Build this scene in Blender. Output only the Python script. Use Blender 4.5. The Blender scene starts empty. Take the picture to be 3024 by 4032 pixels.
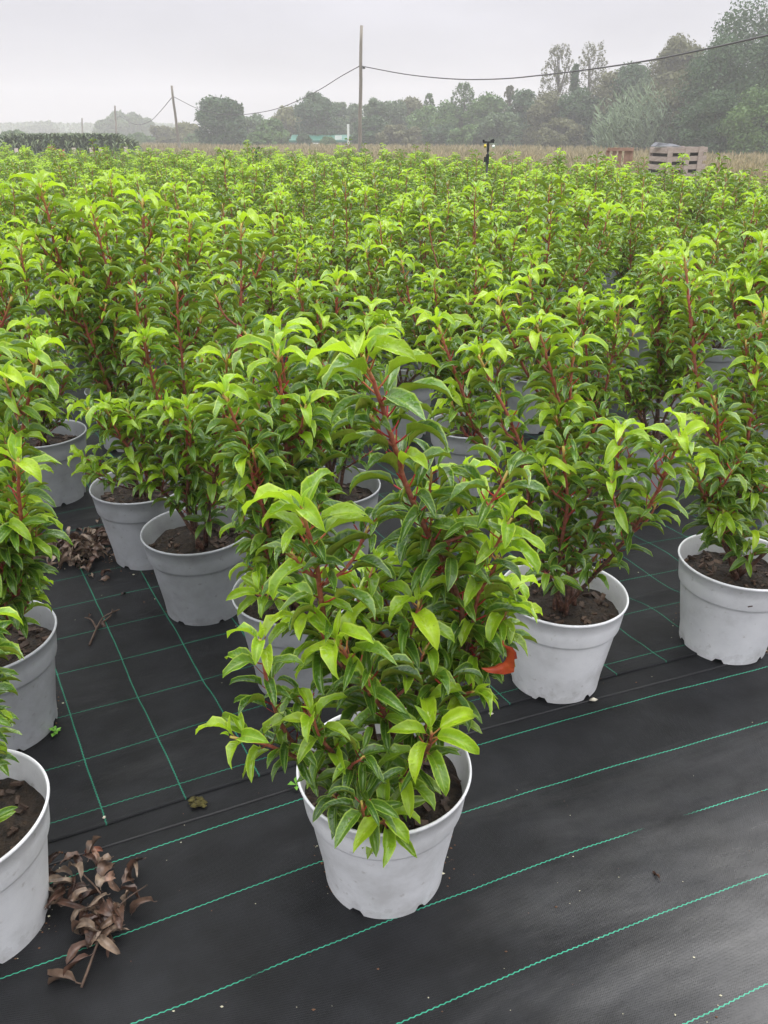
import bpy, math, random
import numpy as np
from mathutils import Vector, Matrix

# ------------------------------------------------------------------ camera, world, sun, exposure
scene = bpy.context.scene
COL = scene.collection
W_SRC, H_SRC, F_SRC = 3024.0, 4032.0, 3030.0
CAM_H = 1.15
PITCH = math.atan((2016 - 540) / F_SRC)
cam_data = bpy.data.cameras.new("camera")
cam = bpy.data.objects.new("camera", cam_data)
COL.objects.link(cam)
scene.camera = cam
cam.location = (0, 0, CAM_H)
cam.rotation_euler = (math.radians(90) - PITCH, 0, 0)
cam_data.sensor_fit = 'VERTICAL'
cam_data.sensor_height = 24.0
cam_data.lens = 24.0 * F_SRC / H_SRC
cam_data.clip_start = 0.05
cam_data.clip_end = 1500
cam_data.dof.use_dof = False

SUN_EL, SUN_AZ = math.radians(62), math.radians(35)
world = bpy.data.worlds.new("World")
scene.world = world
world.use_nodes = True
wn, wl = world.node_tree.nodes, world.node_tree.links
wn.clear()
w_out = wn.new("ShaderNodeOutputWorld")
w_bg = wn.new("ShaderNodeBackground"); w_bg.inputs[1].default_value = 1.0
w_sky = wn.new("ShaderNodeBackground"); w_sky.inputs[1].default_value = 0.05
sky = wn.new("ShaderNodeTexSky"); sky.sky_type = 'NISHITA'; sky.sun_disc = False
sky.sun_elevation = SUN_EL; sky.sun_rotation = SUN_AZ
wl.new(sky.outputs[0], w_sky.inputs[0])
w_add = wn.new("ShaderNodeMixShader"); w_add.inputs[0].default_value = 0.93
wl.new(w_sky.outputs[0], w_add.inputs[1]); wl.new(w_bg.outputs[0], w_add.inputs[2])
wl.new(w_add.outputs[0], w_out.inputs[0])
tc = wn.new("ShaderNodeTexCoord")
sep = wn.new("ShaderNodeSeparateXYZ"); wl.new(tc.outputs['Generated'], sep.inputs[0])
ramp = wn.new("ShaderNodeValToRGB")          # overcast sky: grey at the horizon, brighter overhead
ramp.color_ramp.elements[0].position = 0.0;  ramp.color_ramp.elements[0].color = (0.122, 0.120, 0.130, 1)
ramp.color_ramp.elements[1].position = 1.0;  ramp.color_ramp.elements[1].color = (0.80, 0.80, 0.83, 1)
e = ramp.color_ramp.elements.new(0.15); e.color = (0.156, 0.153, 0.166, 1)
wl.new(sep.outputs[2], ramp.inputs[0])
mp = wn.new("ShaderNodeMapping"); mp.inputs['Scale'].default_value = (2.0, 2.0, 7.0)
wl.new(tc.outputs['Generated'], mp.inputs[0])
nz = wn.new("ShaderNodeTexNoise"); nz.inputs['Scale'].default_value = 1.6; nz.inputs['Detail'].default_value = 5; nz.inputs['Roughness'].default_value = 0.55
wl.new(mp.outputs[0], nz.inputs[0])
mr = wn.new("ShaderNodeMapRange"); mr.inputs['From Min'].default_value = 0.3; mr.inputs['From Max'].default_value = 0.7
mr.inputs['To Min'].default_value = 2.45; mr.inputs['To Max'].default_value = 2.95
wl.new(nz.outputs[0], mr.inputs[0])
sc = wn.new("ShaderNodeVectorMath"); sc.operation = 'SCALE'
wl.new(ramp.outputs[0], sc.inputs[0]); wl.new(mr.outputs[0], sc.inputs['Scale'])
wl.new(sc.outputs[0], w_bg.inputs[0])

sun_d = bpy.data.lights.new("sun", 'SUN'); sun_d.energy = 1.0; sun_d.angle = math.radians(50); sun_d.color = (1.0, 0.97, 0.93)
sun = bpy.data.objects.new("sun", sun_d); COL.objects.link(sun)
sd = Vector((math.sin(SUN_AZ) * math.cos(SUN_EL), math.cos(SUN_AZ) * math.cos(SUN_EL), math.sin(SUN_EL)))
sun.rotation_euler = sd.to_track_quat('Z', 'Y').to_euler()
scene.view_settings.view_transform = 'Standard'
scene.view_settings.look = 'None'
scene.view_settings.exposure = 0.84
scene.view_settings.gamma = 1.0
scene.view_settings.use_curve_mapping = False
scene.cycles.max_bounces = 7
scene.cycles.diffuse_bounces = 3
scene.cycles.glossy_bounces = 2
scene.cycles.transmission_bounces = 4
scene.cycles.volume_bounces = 1
scene.cycles.transparent_max_bounces = 4

# ------------------------------------------------------------------ helpers
K = 3024.0 / 1659.0
CP, SP = math.cos(PITCH), math.sin(PITCH)
def ray(xd, yd):
    a, b = (xd * K - 1512) / F_SRC, -(yd * K - 2016) / F_SRC
    return Vector((a, CP + b * SP, -SP + b * CP))
def at(xd, yd, Y):                      # point at distance Y along the ground direction
    r = ray(xd, yd); t = Y / r.y
    return Vector((r.x * t, Y, CAM_H + r.z * t))
def on_ground(xd, yd, z=0.0):
    r = ray(xd, yd); t = (z - CAM_H) / r.z
    return Vector((r.x * t, r.y * t, z))

def new_mat(name):
    m = bpy.data.materials.new(name); m.use_nodes = True
    n, l = m.node_tree.nodes, m.node_tree.links
    return m, n, l, n['Principled BSDF']
def N(n, t, **kw):
    o = n.new(t)
    for k, v in kw.items():
        if k in ('inp',):
            for a, b in v.items(): o.inputs[a].default_value = b
        else: setattr(o, k, v)
    return o
def N2(n, l, v, a, b):
    r = N(n, "ShaderNodeMapRange", inp={'From Min': a, 'From Max': b}); l.new(v, r.inputs[0]); return r.outputs[0]
def ramp_node(n, stops):
    r = n.new("ShaderNodeValToRGB"); cr = r.color_ramp
    while len(cr.elements) < len(stops): cr.elements.new(0.5)
    for el, (p, c) in zip(cr.elements, stops): el.position = p; el.color = (*c, 1)
    return r
def mixc(n, l, fac, a, b, blend='MIX'):
    m = n.new("ShaderNodeMix"); m.data_type = 'RGBA'; m.blend_type = blend
    for sock, v in ((m.inputs[0], fac), (m.inputs[6], a), (m.inputs[7], b)):
        if hasattr(v, 'is_linked') or hasattr(v, 'links'): l.new(v, sock)
        elif isinstance(v, (int, float)): sock.default_value = v
        else: sock.default_value = (*v, 1)
    return m.outputs[2]
def math_node(n, l, op, a, b=0.0, c=None, clamp=False):
    m = n.new("ShaderNodeMath"); m.operation = op; m.use_clamp = clamp
    for i, v in enumerate((a, b) if c is None else (a, b, c)):
        if hasattr(v, 'links'): l.new(v, m.inputs[i])
        else: m.inputs[i].default_value = v
    return m.outputs[0]

def noisy_mat(name, c1, c2, scale=8, rough=0.6, bump=0.2, bscale=None, detail=6, stretch=(1, 1, 1), spec=0.4):
    m, n, l, p = new_mat(name)
    t = N(n, "ShaderNodeTexCoord"); mpp = N(n, "ShaderNodeMapping"); mpp.inputs['Scale'].default_value = stretch
    l.new(t.outputs['Object'], mpp.inputs[0])
    z = N(n, "ShaderNodeTexNoise", inp={'Scale': scale, 'Detail': detail, 'Roughness': 0.6}); l.new(mpp.outputs[0], z.inputs[0])
    r = ramp_node(n, [(0.3, c1), (0.7, c2)]); l.new(z.outputs[0], r.inputs[0])
    l.new(r.outputs[0], p.inputs['Base Color'])
    p.inputs['Roughness'].default_value = rough; p.inputs['Specular IOR Level'].default_value = spec
    if bump:
        z2 = N(n, "ShaderNodeTexNoise", inp={'Scale': bscale or scale * 4, 'Detail': 4}); l.new(mpp.outputs[0], z2.inputs[0])
        b = N(n, "ShaderNodeBump", inp={'Strength': bump, 'Distance': 0.01}); l.new(z2.outputs[0], b.inputs['Height']); l.new(b.outputs[0], p.inputs['Normal'])
    return m

def make_mesh(name, verts, faces, mats=(), uv=None, attrs=None, midx=None, smooth=False):
    """verts (n,3) array; faces list of tuples or (m,k) int array; uv per vertex (n,2); attrs {name: per-vertex float}"""
    me = bpy.data.meshes.new(name)
    V = np.asarray(verts, dtype=np.float32)
    if isinstance(faces, np.ndarray):
        k = faces.shape[1]; nf = len(faces); flat = faces.astype(np.int32).ravel()
        starts = np.arange(0, nf * k, k, dtype=np.int32); 
    else:
        nf = len(faces); lens = [len(f) for f in faces]
        flat = np.fromiter((i for f in faces for i in f), dtype=np.int32)
        starts = np.concatenate([[0], np.cumsum(lens)[:-1]]).astype(np.int32)
    me.vertices.add(len(V)); me.vertices.foreach_set('co', V.ravel())
    me.loops.add(len(flat)); me.loops.foreach_set('vertex_index', flat)
    me.polygons.add(nf); me.polygons.foreach_set('loop_start', starts)
    if midx is not None: me.polygons.foreach_set('material_index', np.asarray(midx, dtype=np.int32))
    me.polygons.foreach_set('use_smooth', np.full(nf, bool(smooth)))
    if uv is not None:
        lay = me.uv_layers.new(name='UVMap'); lay.data.foreach_set('uv', np.asarray(uv, dtype=np.float32)[flat].ravel())
    for an, av in (attrs or {}).items():
        a = me.attributes.new(an, 'FLOAT', 'POINT'); a.data.foreach_set('value', np.asarray(av, dtype=np.float32))
    for m in mats: me.materials.append(m)
    me.update(calc_edges=True)
    return me
def link(name, me, parent=None, loc=None, label=None, cat=None, group=None, kind=None):
    o = bpy.data.objects.new(name, me); COL.objects.link(o)
    if parent is not None: o.parent = parent
    if loc is not None: o.location = loc
    if label: o['label'] = label
    if cat: o['category'] = cat
    if group: o['group'] = group
    if kind: o['kind'] = kind
    return o
def empty(name, loc, label, cat, group=None, rz=0):
    o = link(name, None, None, loc, label, cat, group); o.rotation_euler = (0, 0, rz); o.empty_display_size = 0.05
    return o

class Geo:                                # collects pieces of one mesh
    def __init__(s): s.v = []; s.f = []; s.m = []; s.a = []; s.n = 0
    def add(s, V, F, mi=0, a=0.0):
        V = np.asarray(V, float)
        s.v.append(V); s.f += [tuple(int(i) + s.n for i in f) for f in F]; s.m += [mi] * len(F)
        s.a.append(np.broadcast_to(np.asarray(a, float), (len(V),)).copy()); s.n += len(V); return s
    def box(s, c, size, rz=0, mi=0, tilt=None):
        x, y, z = [d / 2 for d in size]
        V = np.array([(i, j, k) for k in (-z, z) for i, j in ((-x, -y), (x, -y), (x, y), (-x, y))])
        M = Matrix.Rotation(rz, 3, 'Z')
        if tilt is not None: M = M @ tilt
        V = V @ np.array(M).T + np.array(c)
        return s.add(V, [(3, 2, 1, 0), (4, 5, 6, 7), (0, 1, 5, 4), (1, 2, 6, 5), (2, 3, 7, 6), (3, 0, 4, 7)], mi)
    def tube(s, P, R, seg=6, mi=0, a=None):
        V, F, A = tube_arrays(P, R, seg, a)
        return s.add(V, F, mi, A)
    def mesh(s, name, mats, smooth=False, attr=None):
        return make_mesh(name, np.concatenate(s.v), s.f, mats, attrs={attr: np.concatenate(s.a)} if attr else None, midx=s.m, smooth=smooth)
def tube_arrays(P, R, seg=6, a=None):
    P = np.asarray(P, float); n = len(P); R = np.broadcast_to(np.asarray(R, float), (n,))
    T = np.gradient(P, axis=0); T /= np.linalg.norm(T, axis=1)[:, None] + 1e-12
    ref = np.array([1.0, 0.13, 0.07]) if abs(T[:, 0]).mean() < 0.8 else np.array([0.05, 1.0, 0.1])
    A = np.cross(T, ref); A /= np.linalg.norm(A, axis=1)[:, None]; B = np.cross(T, A)
    th = np.linspace(0, 2 * np.pi, seg, endpoint=False)
    V = (P[:, None, :] + R[:, None, None] * (np.cos(th)[None, :, None] * A[:, None, :] + np.sin(th)[None, :, None] * B[:, None, :])).reshape(-1, 3)
    F = [(i * seg + j, i * seg + (j + 1) % seg, (i + 1) * seg + (j + 1) % seg, (i + 1) * seg + j) for i in range(n - 1) for j in range(seg)]
    F += [tuple(range(seg))[::-1], tuple((n - 1) * seg + j for j in range(seg))]
    av = np.repeat(np.broadcast_to(np.asarray(0.0 if a is None else a, float), (n,)), seg)
    return V, F, av
def smooth_path(pts, n):
    P = np.asarray(pts, float)
    if len(P) == 2: return P[0] + (P[1] - P[0]) * np.linspace(0, 1, n)[:, None]
    E = np.vstack([2 * P[0] - P[1], P, 2 * P[-1] - P[-2]])
    out = []
    for u in np.linspace(0, len(P) - 1 - 1e-9, n):
        i = int(u); t = u - i; p0, p1, p2, p3 = E[i:i + 4]
        out.append(0.5 * ((2 * p1) + (-p0 + p2) * t + (2 * p0 - 5 * p1 + 4 * p2 - p3) * t * t + (-p0 + 3 * p1 - 3 * p2 + p3) * t ** 3))
    return np.array(out)
_tab = np.random.RandomState(5).rand(256, 256)
def vnoise(x, y):
    x = np.asarray(x, float); y = np.asarray(y, float)
    xi = np.floor(x).astype(int); yi = np.floor(y).astype(int); fx = x - xi; fy = y - yi
    fx = fx * fx * (3 - 2 * fx); fy = fy * fy * (3 - 2 * fy)
    g = lambda a, b: _tab[a & 255, b & 255]
    return (g(xi, yi) * (1 - fx) + g(xi + 1, yi) * fx) * (1 - fy) + (g(xi, yi + 1) * (1 - fx) + g(xi + 1, yi + 1) * fx) * fy
def fbm(x, y, o=4):
    s = 0; a = .5
    for i in range(o): s = s + a * vnoise(x * 2 ** i + 17 * i, y * 2 ** i + 31 * i); a *= .5
    return s

# ------------------------------------------------------------------ materials
def leaf_material():
    m, n, l, p = new_mat("leaf_blade")
    uvn = N(n, "ShaderNodeUVMap"); uvn.uv_map = 'UVMap'
    s = N(n, "ShaderNodeSeparateXYZ"); l.new(uvn.outputs[0], s.inputs[0])
    age = N(n, "ShaderNodeAttribute", attribute_name='age').outputs['Fac']
    tint = N(n, "ShaderNodeAttribute", attribute_name='tint').outputs['Fac']
    oi = N(n, "ShaderNodeObjectInfo")
    rnd = math_node(n, l, 'FRACT', math_node(n, l, 'ADD', tint, oi.outputs['Random']))
    sabs = math_node(n, l, 'ABSOLUTE', math_node(n, l, 'MULTIPLY_ADD', s.outputs[1], 2.0, -1.0))
    top_m = mixc(n, l, rnd, (0.034, 0.105, 0.010), (0.092, 0.195, 0.016))
    top_y = mixc(n, l, rnd, (0.22, 0.45, 0.016), (0.42, 0.60, 0.02))
    top = mixc(n, l, age, top_m, top_y)
    und_m = mixc(n, l, rnd, (0.21, 0.25, 0.032), (0.33, 0.37, 0.045))
    und_y = mixc(n, l, rnd, (0.24, 0.42, 0.04), (0.37, 0.50, 0.045))
    und = mixc(n, l, age, und_m, und_y)
    g = N(n, "ShaderNodeNewGeometry")
    col = mixc(n, l, g.outputs['Backfacing'], top, und)
    pv = N(n, 'ShaderNodeMapRange', inp={'To Min': 0.80, 'To Max': 1.12}); l.new(oi.outputs['Random'], pv.inputs[0])
    col = mixc(n, l, 1.0, col, pv.outputs[0], 'MULTIPLY')
    # small blotches of tone
    t = N(n, "ShaderNodeTexCoord"); z = N(n, "ShaderNodeTexNoise", inp={'Scale': 70.0, 'Detail': 3.0}); l.new(t.outputs['Object'], z.inputs[0])
    blot = N(n, "ShaderNodeMapRange", inp={'From Min': 0.3, 'From Max': 0.7, 'To Min': 0.78, 'To Max': 1.22}); l.new(z.outputs[0], blot.inputs[0])
    col = mixc(n, l, 1.0, col, blot.outputs[0], 'MULTIPLY')
    zs = N(n, "ShaderNodeTexNoise", inp={'Scale': 130.0, 'Detail': 2.0}); l.new(t.outputs['Object'], zs.inputs[0])
    col = mixc(n, l, N2(n, l, zs.outputs[0], 0.70, 0.76), col, (0.09, 0.05, 0.015))
    # side veins
    vv = math_node(n, l, 'SINE', math_node(n, l, 'MULTIPLY', math_node(n, l, 'ADD', s.outputs[0], math_node(n, l, 'MULTIPLY', sabs, -0.16)), 62.0))
    vein = N(n, "ShaderNodeMapRange", inp={'From Min': 0.8, 'From Max': 1.0, 'To Min': 0.0, 'To Max': 0.22}); l.new(vv, vein.inputs[0])
    midv = N(n, "ShaderNodeMapRange", inp={'From Min': 0.05, 'From Max': 0.10, 'To Min': 0.55, 'To Max': 0.0}); l.new(sabs, midv.inputs[0])
    edge = N(n, "ShaderNodeMapRange", inp={'From Min': 0.80, 'From Max': 0.90, 'To Min': 0.0, 'To Max': 0.9}); l.new(sabs, edge.inputs[0])
    hi = mixc(n, l, age, (0.26, 0.38, 0.05), (0.52, 0.66, 0.07))
    hl = math_node(n, l, 'MAXIMUM', math_node(n, l, 'MAXIMUM', vein.outputs[0], midv.outputs[0]), edge.outputs[0])
    col = mixc(n, l, hl, col, hi)
    l.new(col, p.inputs['Base Color'])
    # wet leaves: drops catch the light
    vo = N(n, "ShaderNodeTexVoronoi", inp={'Scale': 190.0, 'Randomness': 1.0}); l.new(t.outputs['Object'], vo.inputs[0])
    drop = N(n, "ShaderNodeMapRange", inp={'From Min': 0.12, 'From Max': 0.34, 'To Min': 1.0, 'To Max': 0.0}); l.new(vo.outputs['Distance'], drop.inputs[0])
    hgt = math_node(n, l, 'ADD', math_node(n, l, 'MULTIPLY', drop.outputs[0], 0.8), math_node(n, l, 'MULTIPLY', vv, 0.12))
    b = N(n, "ShaderNodeBump", inp={'Strength': 0.55, 'Distance': 0.0012}); l.new(hgt, b.inputs['Height']); l.new(b.outputs[0], p.inputs['Normal'])
    ro = N(n, "ShaderNodeMapRange", inp={'From Min': 0.0, 'From Max': 1.0, 'To Min': 0.21, 'To Max': 0.60}); l.new(g.outputs['Backfacing'], ro.inputs[0])
    l.new(math_node(n, l, 'MULTIPLY', ro.outputs[0], math_node(n, l, 'MULTIPLY_ADD', z.outputs[0], 1.1, 0.45)), p.inputs['Roughness'])
    sp = N(n, "ShaderNodeMapRange", inp={'From Min': 0.0, 'From Max': 1.0, 'To Min': 0.6, 'To Max': 0.25}); l.new(g.outputs['Backfacing'], sp.inputs[0])
    l.new(sp.outputs[0], p.inputs['Specular IOR Level'])
    tr = N(n, "ShaderNodeBsdfTranslucent")
    tcol = mixc(n, l, age, (0.17, 0.30, 0.012), (0.50, 0.75, 0.03)); l.new(tcol, tr.inputs[0])
    ms = N(n, "ShaderNodeMixShader"); l.new(math_node(n, l, 'MULTIPLY_ADD', age, 0.25, 0.2), ms.inputs[0])
    out = n['Material Output']; l.new(p.outputs[0], ms.inputs[1]); l.new(tr.outputs[0], ms.inputs[2]); l.new(ms.outputs[0], out.inputs[0])
    return m
M_LEAF = leaf_material()
def petiole_material():
    m, n, l, p = new_mat("petiole")
    age = N(n, "ShaderNodeAttribute", attribute_name='age').outputs['Fac']
    l.new(mixc(n, l, age, (0.42, 0.026, 0.03), (0.50, 0.25, 0.07)), p.inputs['Base Color']); p.inputs['Roughness'].default_value = 0.4
    return m
M_PET = petiole_material()
def stem_material():
    m, n, l, p = new_mat("stem_bark")
    y = N(n, "ShaderNodeAttribute", attribute_name='young').outputs['Fac']
    t = N(n, "ShaderNodeTexCoord"); z = N(n, "ShaderNodeTexNoise", inp={'Scale': 160.0, 'Detail': 4.0}); l.new(t.outputs['Object'], z.inputs[0])
    brown = ramp_node(n, [(0.35, (0.035, 0.014, 0.009)), (0.6, (0.12, 0.055, 0.035)), (0.75, (0.27, 0.18, 0.13))]); l.new(z.outputs[0], brown.inputs[0])
    red = ramp_node(n, [(0.3, (0.24, 0.05, 0.028)), (0.7, (0.42, 0.13, 0.08))]); l.new(z.outputs[0], red.inputs[0])
    c = mixc(n, l, N2(n, l, y, 0.35, 0.85), brown.outputs[0], red.outputs[0])
    c = mixc(n, l, N2(n, l, y, 0.93, 1.0), c, (0.42, 0.36, 0.06))
    l.new(c, p.inputs['Base Color']); p.inputs['Roughness'].default_value = 0.5
    b = N(n, "ShaderNodeBump", inp={'Strength': 0.5, 'Distance': 0.002}); l.new(z.outputs[0], b.inputs['Height']); l.new(b.outputs[0], p.inputs['Normal'])
    return m
M_STEM = stem_material()
def pot_material(ca=(0.33, 0.345, 0.365), cb=(0.42, 0.43, 0.45)):
    m, n, l, p = new_mat("grey_plastic")
    t = N(n, "ShaderNodeTexCoord"); oi = N(n, "ShaderNodeObjectInfo")
    off = N(n, "ShaderNodeVectorMath", operation='ADD'); l.new(t.outputs['Object'], off.inputs[0])
    cmb = N(n, "ShaderNodeCombineXYZ"); l.new(math_node(n, l, 'MULTIPLY', oi.outputs['Random'], 20.0), cmb.inputs[0]); l.new(cmb.outputs[0], off.inputs[1])
    z = N(n, "ShaderNodeTexNoise", inp={'Scale': 6.0, 'Detail': 6.0, 'Roughness': 0.65}); l.new(off.outputs[0], z.inputs[0])
    z2 = N(n, "ShaderNodeTexNoise", inp={'Scale': 60.0, 'Detail': 4.0}); l.new(off.outputs[0], z2.inputs[0])
    base = ramp_node(n, [(0.0, ca), (1.0, cb)]); l.new(oi.outputs['Random'], base.inputs[0])
    st = ramp_node(n, [(0.33, (0.74, 0.735, 0.72)), (0.5, (0.97, 0.97, 0.97)), (0.72, (1.12, 1.12, 1.11))]); l.new(z.outputs[0], st.inputs[0])
    c = mixc(n, l, 1.0, base.outputs[0], st.outputs[0], 'MULTIPLY')
    sp = ramp_node(n, [(0.28, (0.86, 0.85, 0.83)), (0.36, (1, 1, 1))]); l.new(z2.outputs[0], sp.inputs[0])
    c = mixc(n, l, 1.0, c, sp.outputs[0], 'MULTIPLY')
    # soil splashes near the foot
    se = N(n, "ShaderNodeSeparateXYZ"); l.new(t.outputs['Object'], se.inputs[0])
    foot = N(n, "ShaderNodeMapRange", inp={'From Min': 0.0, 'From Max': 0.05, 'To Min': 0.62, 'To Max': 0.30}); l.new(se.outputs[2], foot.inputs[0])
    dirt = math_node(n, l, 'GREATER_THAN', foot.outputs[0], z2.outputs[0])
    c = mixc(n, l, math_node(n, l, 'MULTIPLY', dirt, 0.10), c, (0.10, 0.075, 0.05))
    l.new(c, p.inputs['Base Color']); p.inputs['Roughness'].default_value = 0.42
    b = N(n, "ShaderNodeBump", inp={'Strength': 0.12, 'Distance': 0.002}); l.new(z2.outputs[0], b.inputs['Height']); l.new(b.outputs[0], p.inputs['Normal'])
    return m
M_POT = pot_material(); M_POT_PALE = pot_material((0.69, 0.70, 0.715), (0.75, 0.755, 0.765))  # base grey, plus a paler copy for the front and right-edge pots
M_SOIL = noisy_mat("potting_soil", (0.004, 0.003, 0.002), (0.040, 0.024, 0.012), scale=70, rough=0.75, bump=1.0, bscale=160)
M_CHIP = noisy_mat("bark_chip", (0.010, 0.006, 0.004), (0.10, 0.056, 0.032), scale=18, rough=0.6, bump=0.5, bscale=90)

def mat_material(name, row0, dr, col0, dc):
    """woven black ground cloth; UV in metres: u = column coordinate, v = row coordinate; green marker threads"""
    m, n, l, p = new_mat(name)
    uvn = N(n, "ShaderNodeUVMap"); uvn.uv_map = 'UVMap'
    s = N(n, "ShaderNodeSeparateXYZ"); l.new(uvn.outputs[0], s.inputs[0])
    U, V = s.outputs[0], s.outputs[1]
    big = N(n, "ShaderNodeTexNoise", inp={'Scale': 1.7, 'Detail': 3.0}); l.new(uvn.outputs[0], big.inputs[0])
    med = N(n, "ShaderNodeTexNoise", inp={'Scale': 9.0, 'Detail': 6.0, 'Roughness': 0.65}); l.new(uvn.outputs[0], med.inputs[0])
    def thread(coord, other, c0, d, half, zig):
        w = math_node(n, l, 'PINGPONG', math_node(n, l, 'MULTIPLY', other, 1.0), 0.0045)
        w = math_node(n, l, 'MULTIPLY', math_node(n, l, 'SUBTRACT', w, 0.00225), zig)
        wob = math_node(n, l, 'MULTIPLY', math_node(n, l, 'SUBTRACT', big.outputs[0], 0.5), 0.02)
        x = math_node(n, l, 'ADD', math_node(n, l, 'ADD', coord, w), wob)
        x = math_node(n, l, 'DIVIDE', math_node(n, l, 'SUBTRACT', x, c0 - d / 2), d)
        x = math_node(n, l, 'ABSOLUTE', math_node(n, l, 'SUBTRACT', math_node(n, l, 'FRACT', x), 0.5))
        return math_node(n, l, 'LESS_THAN', x, half / d)
    rows = thread(V, U, row0, dr, 0.0009 if not dc else 0.0008, 0.4)
    rows = math_node(n, l, 'MULTIPLY', rows, N2(n, l, med.outputs[0], 0.28, 0.40))
    if not dc:
        for cx_, cv_, wx_ in ((0.90, 0.828, 0.075), (0.10, 0.664, 0.08)):      # threads rubbed off or under water here
            dd = math_node(n, l, 'ADD', math_node(n, l, 'POWER', math_node(n, l, 'DIVIDE', math_node(n, l, 'ABSOLUTE', math_node(n, l, 'SUBTRACT', U, cx_)), wx_), 2.0), math_node(n, l, 'POWER', math_node(n, l, 'DIVIDE', math_node(n, l, 'ABSOLUTE', math_node(n, l, 'SUBTRACT', V, cv_)), 0.05), 2.0))
            rows = math_node(n, l, 'MULTIPLY', rows, N2(n, l, dd, 0.25, 1.3))
    lines = rows
    if dc:
        cols = thread(U, V, col0, dc, 0.0012, 0.25)
        lines = math_node(n, l, 'MAXIMUM', rows, math_node(n, l, 'MULTIPLY', cols, 0.8))
    w1 = math_node(n, l, 'SINE', math_node(n, l, 'MULTIPLY', U, 6.2832 / 0.0042))
    w2 = math_node(n, l, 'SINE', math_node(n, l, 'MULTIPLY', V, 6.2832 / 0.0034))
    weave = math_node(n, l, 'MULTIPLY', w1, w2)
    fine = N(n, "ShaderNodeTexNoise", inp={'Scale': 260.0, 'Detail': 2.0}); l.new(uvn.outputs[0], fine.inputs[0])
    dust = ramp_node(n, [(0.35, (0.006, 0.0064, 0.007)), (0.65, (0.016, 0.017, 0.019))]); l.new(med.outputs[0], dust.inputs[0])
    c = mixc(n, l, math_node(n, l, 'MULTIPLY', fine.outputs[0], 0.5), dust.outputs[0], (0.004, 0.004, 0.004))
    green = mixc(n, l, med.outputs[0], (0.012, 0.15, 0.09) if not dc else (0.004, 0.06, 0.035), (0.06, 0.40, 0.26) if not dc else (0.03, 0.26, 0.16))
    c = mixc(n, l, lines, c, green)
    l.new(c, p.inputs['Base Color'])
    # wet film: patches of standing water smooth out the weave
    wetn = N(n, "ShaderNodeTexNoise", inp={'Scale': 2.2, 'Detail': 6.0, 'Roughness': 0.7, 'Distortion': 0.3}); wmp = N(n, 'ShaderNodeMapping'); wmp.inputs['Scale'].default_value = (.7, 2.6, 1); l.new(uvn.outputs[0], wmp.inputs[0]); l.new(wmp.outputs[0], wetn.inputs[0])
    dxy = N(n, "ShaderNodeVectorMath", operation='DISTANCE'); l.new(uvn.outputs[0], dxy.inputs[0]); dxy.inputs[1].default_value = (1.05, 0.30, 0)
    wfac = math_node(n, l, 'MULTIPLY_ADD', wetn.outputs[0], 0.55, 0.225)
    near_w = N(n, "ShaderNodeMapRange", inp={'From Min': 0.10, 'From Max': 0.85, 'To Min': 0.30, 'To Max': -0.02}); l.new(dxy.outputs['Value'], near_w.inputs[0])
    wet = N2(n, l, math_node(n, l, 'ADD', wfac, near_w.outputs[0]), 0.52, 0.80)
    ro = N(n, "ShaderNodeMapRange", inp={'To Min': 0.50, 'To Max': 0.13}); l.new(wet, ro.inputs[0])
    l.new(math_node(n, l, 'MAXIMUM', ro.outputs[0], math_node(n, l, 'MULTIPLY', lines, 0.6)), p.inputs['Roughness'])
    spc = N(n, 'ShaderNodeMapRange', inp={'To Min': 0.17, 'To Max': 0.66}); l.new(wet, spc.inputs[0]); l.new(spc.outputs[0], p.inputs['Specular IOR Level'])
    hh = math_node(n, l, 'ADD', math_node(n, l, 'MULTIPLY', weave, 0.25), math_node(n, l, 'ADD', math_node(n, l, 'MULTIPLY', fine.outputs[0], 0.55), math_node(n, l, 'MULTIPLY', med.outputs[0], 1.2)))
    b = N(n, "ShaderNodeBump", inp={'Distance': 0.0012}); l.new(hh, b.inputs['Height'])
    bs = N(n, "ShaderNodeMapRange", inp={'To Min': 0.8, 'To Max': 0.32}); l.new(wet, bs.inputs[0]); l.new(bs.outputs[0], b.inputs['Strength'])
    l.new(b.outputs[0], p.inputs['Normal'])
    return m

# ------------------------------------------------------------------ ground, grass, woven mat
def bed_edge(x):                         # far edge of the bed of plants
    x = np.asarray(x, float)
    return np.where(x > 0, np.maximum(18.5 - 1.68 * x, 10.6 - .25 * (x - 4.8)), 18.5 - 0.45 * x)
GX = lambda x: np.where(x > 1.6, .415 * 1.6 - .04 * 2.56 + (.415 - .128) * (x - 1.6), np.where(x < -1.4, -.415 * 1.4 - .04 * 1.96 + (.415 + .112) * (x + 1.4), .415 * x - .04 * x * x))
def axis_vals(lo, a, b, hi, fine, coarse):
    return np.concatenate([np.arange(lo, a, coarse), np.arange(a, b, fine), np.arange(b, hi, coarse)])
def wrinkle(x, u):
    # long soft folds along the rows, short creases near the seam
    h = 0.024 * (fbm(x * 1.1 + 3, u * 4.5 + 9, 3) - 0.45)
    near = np.exp(-((u - 1.55) / 0.45) ** 2)
    h += 0.048 * near * (fbm(x * 1.8 - u * 1.3 + 11, u * 9 + 2, 2) - 0.38)
    h += 0.007 * (fbm(x * 7 + 50, u * 9 + 40, 3) - 0.45)
    return h
def mat_height(x, y):
    u = y - float(GX(np.array(x)))
    return float(wrinkle(np.array(x), np.array(u))) * 0.55 + 0.006 + (0.005 if u > 1.25 else 0)
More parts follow.
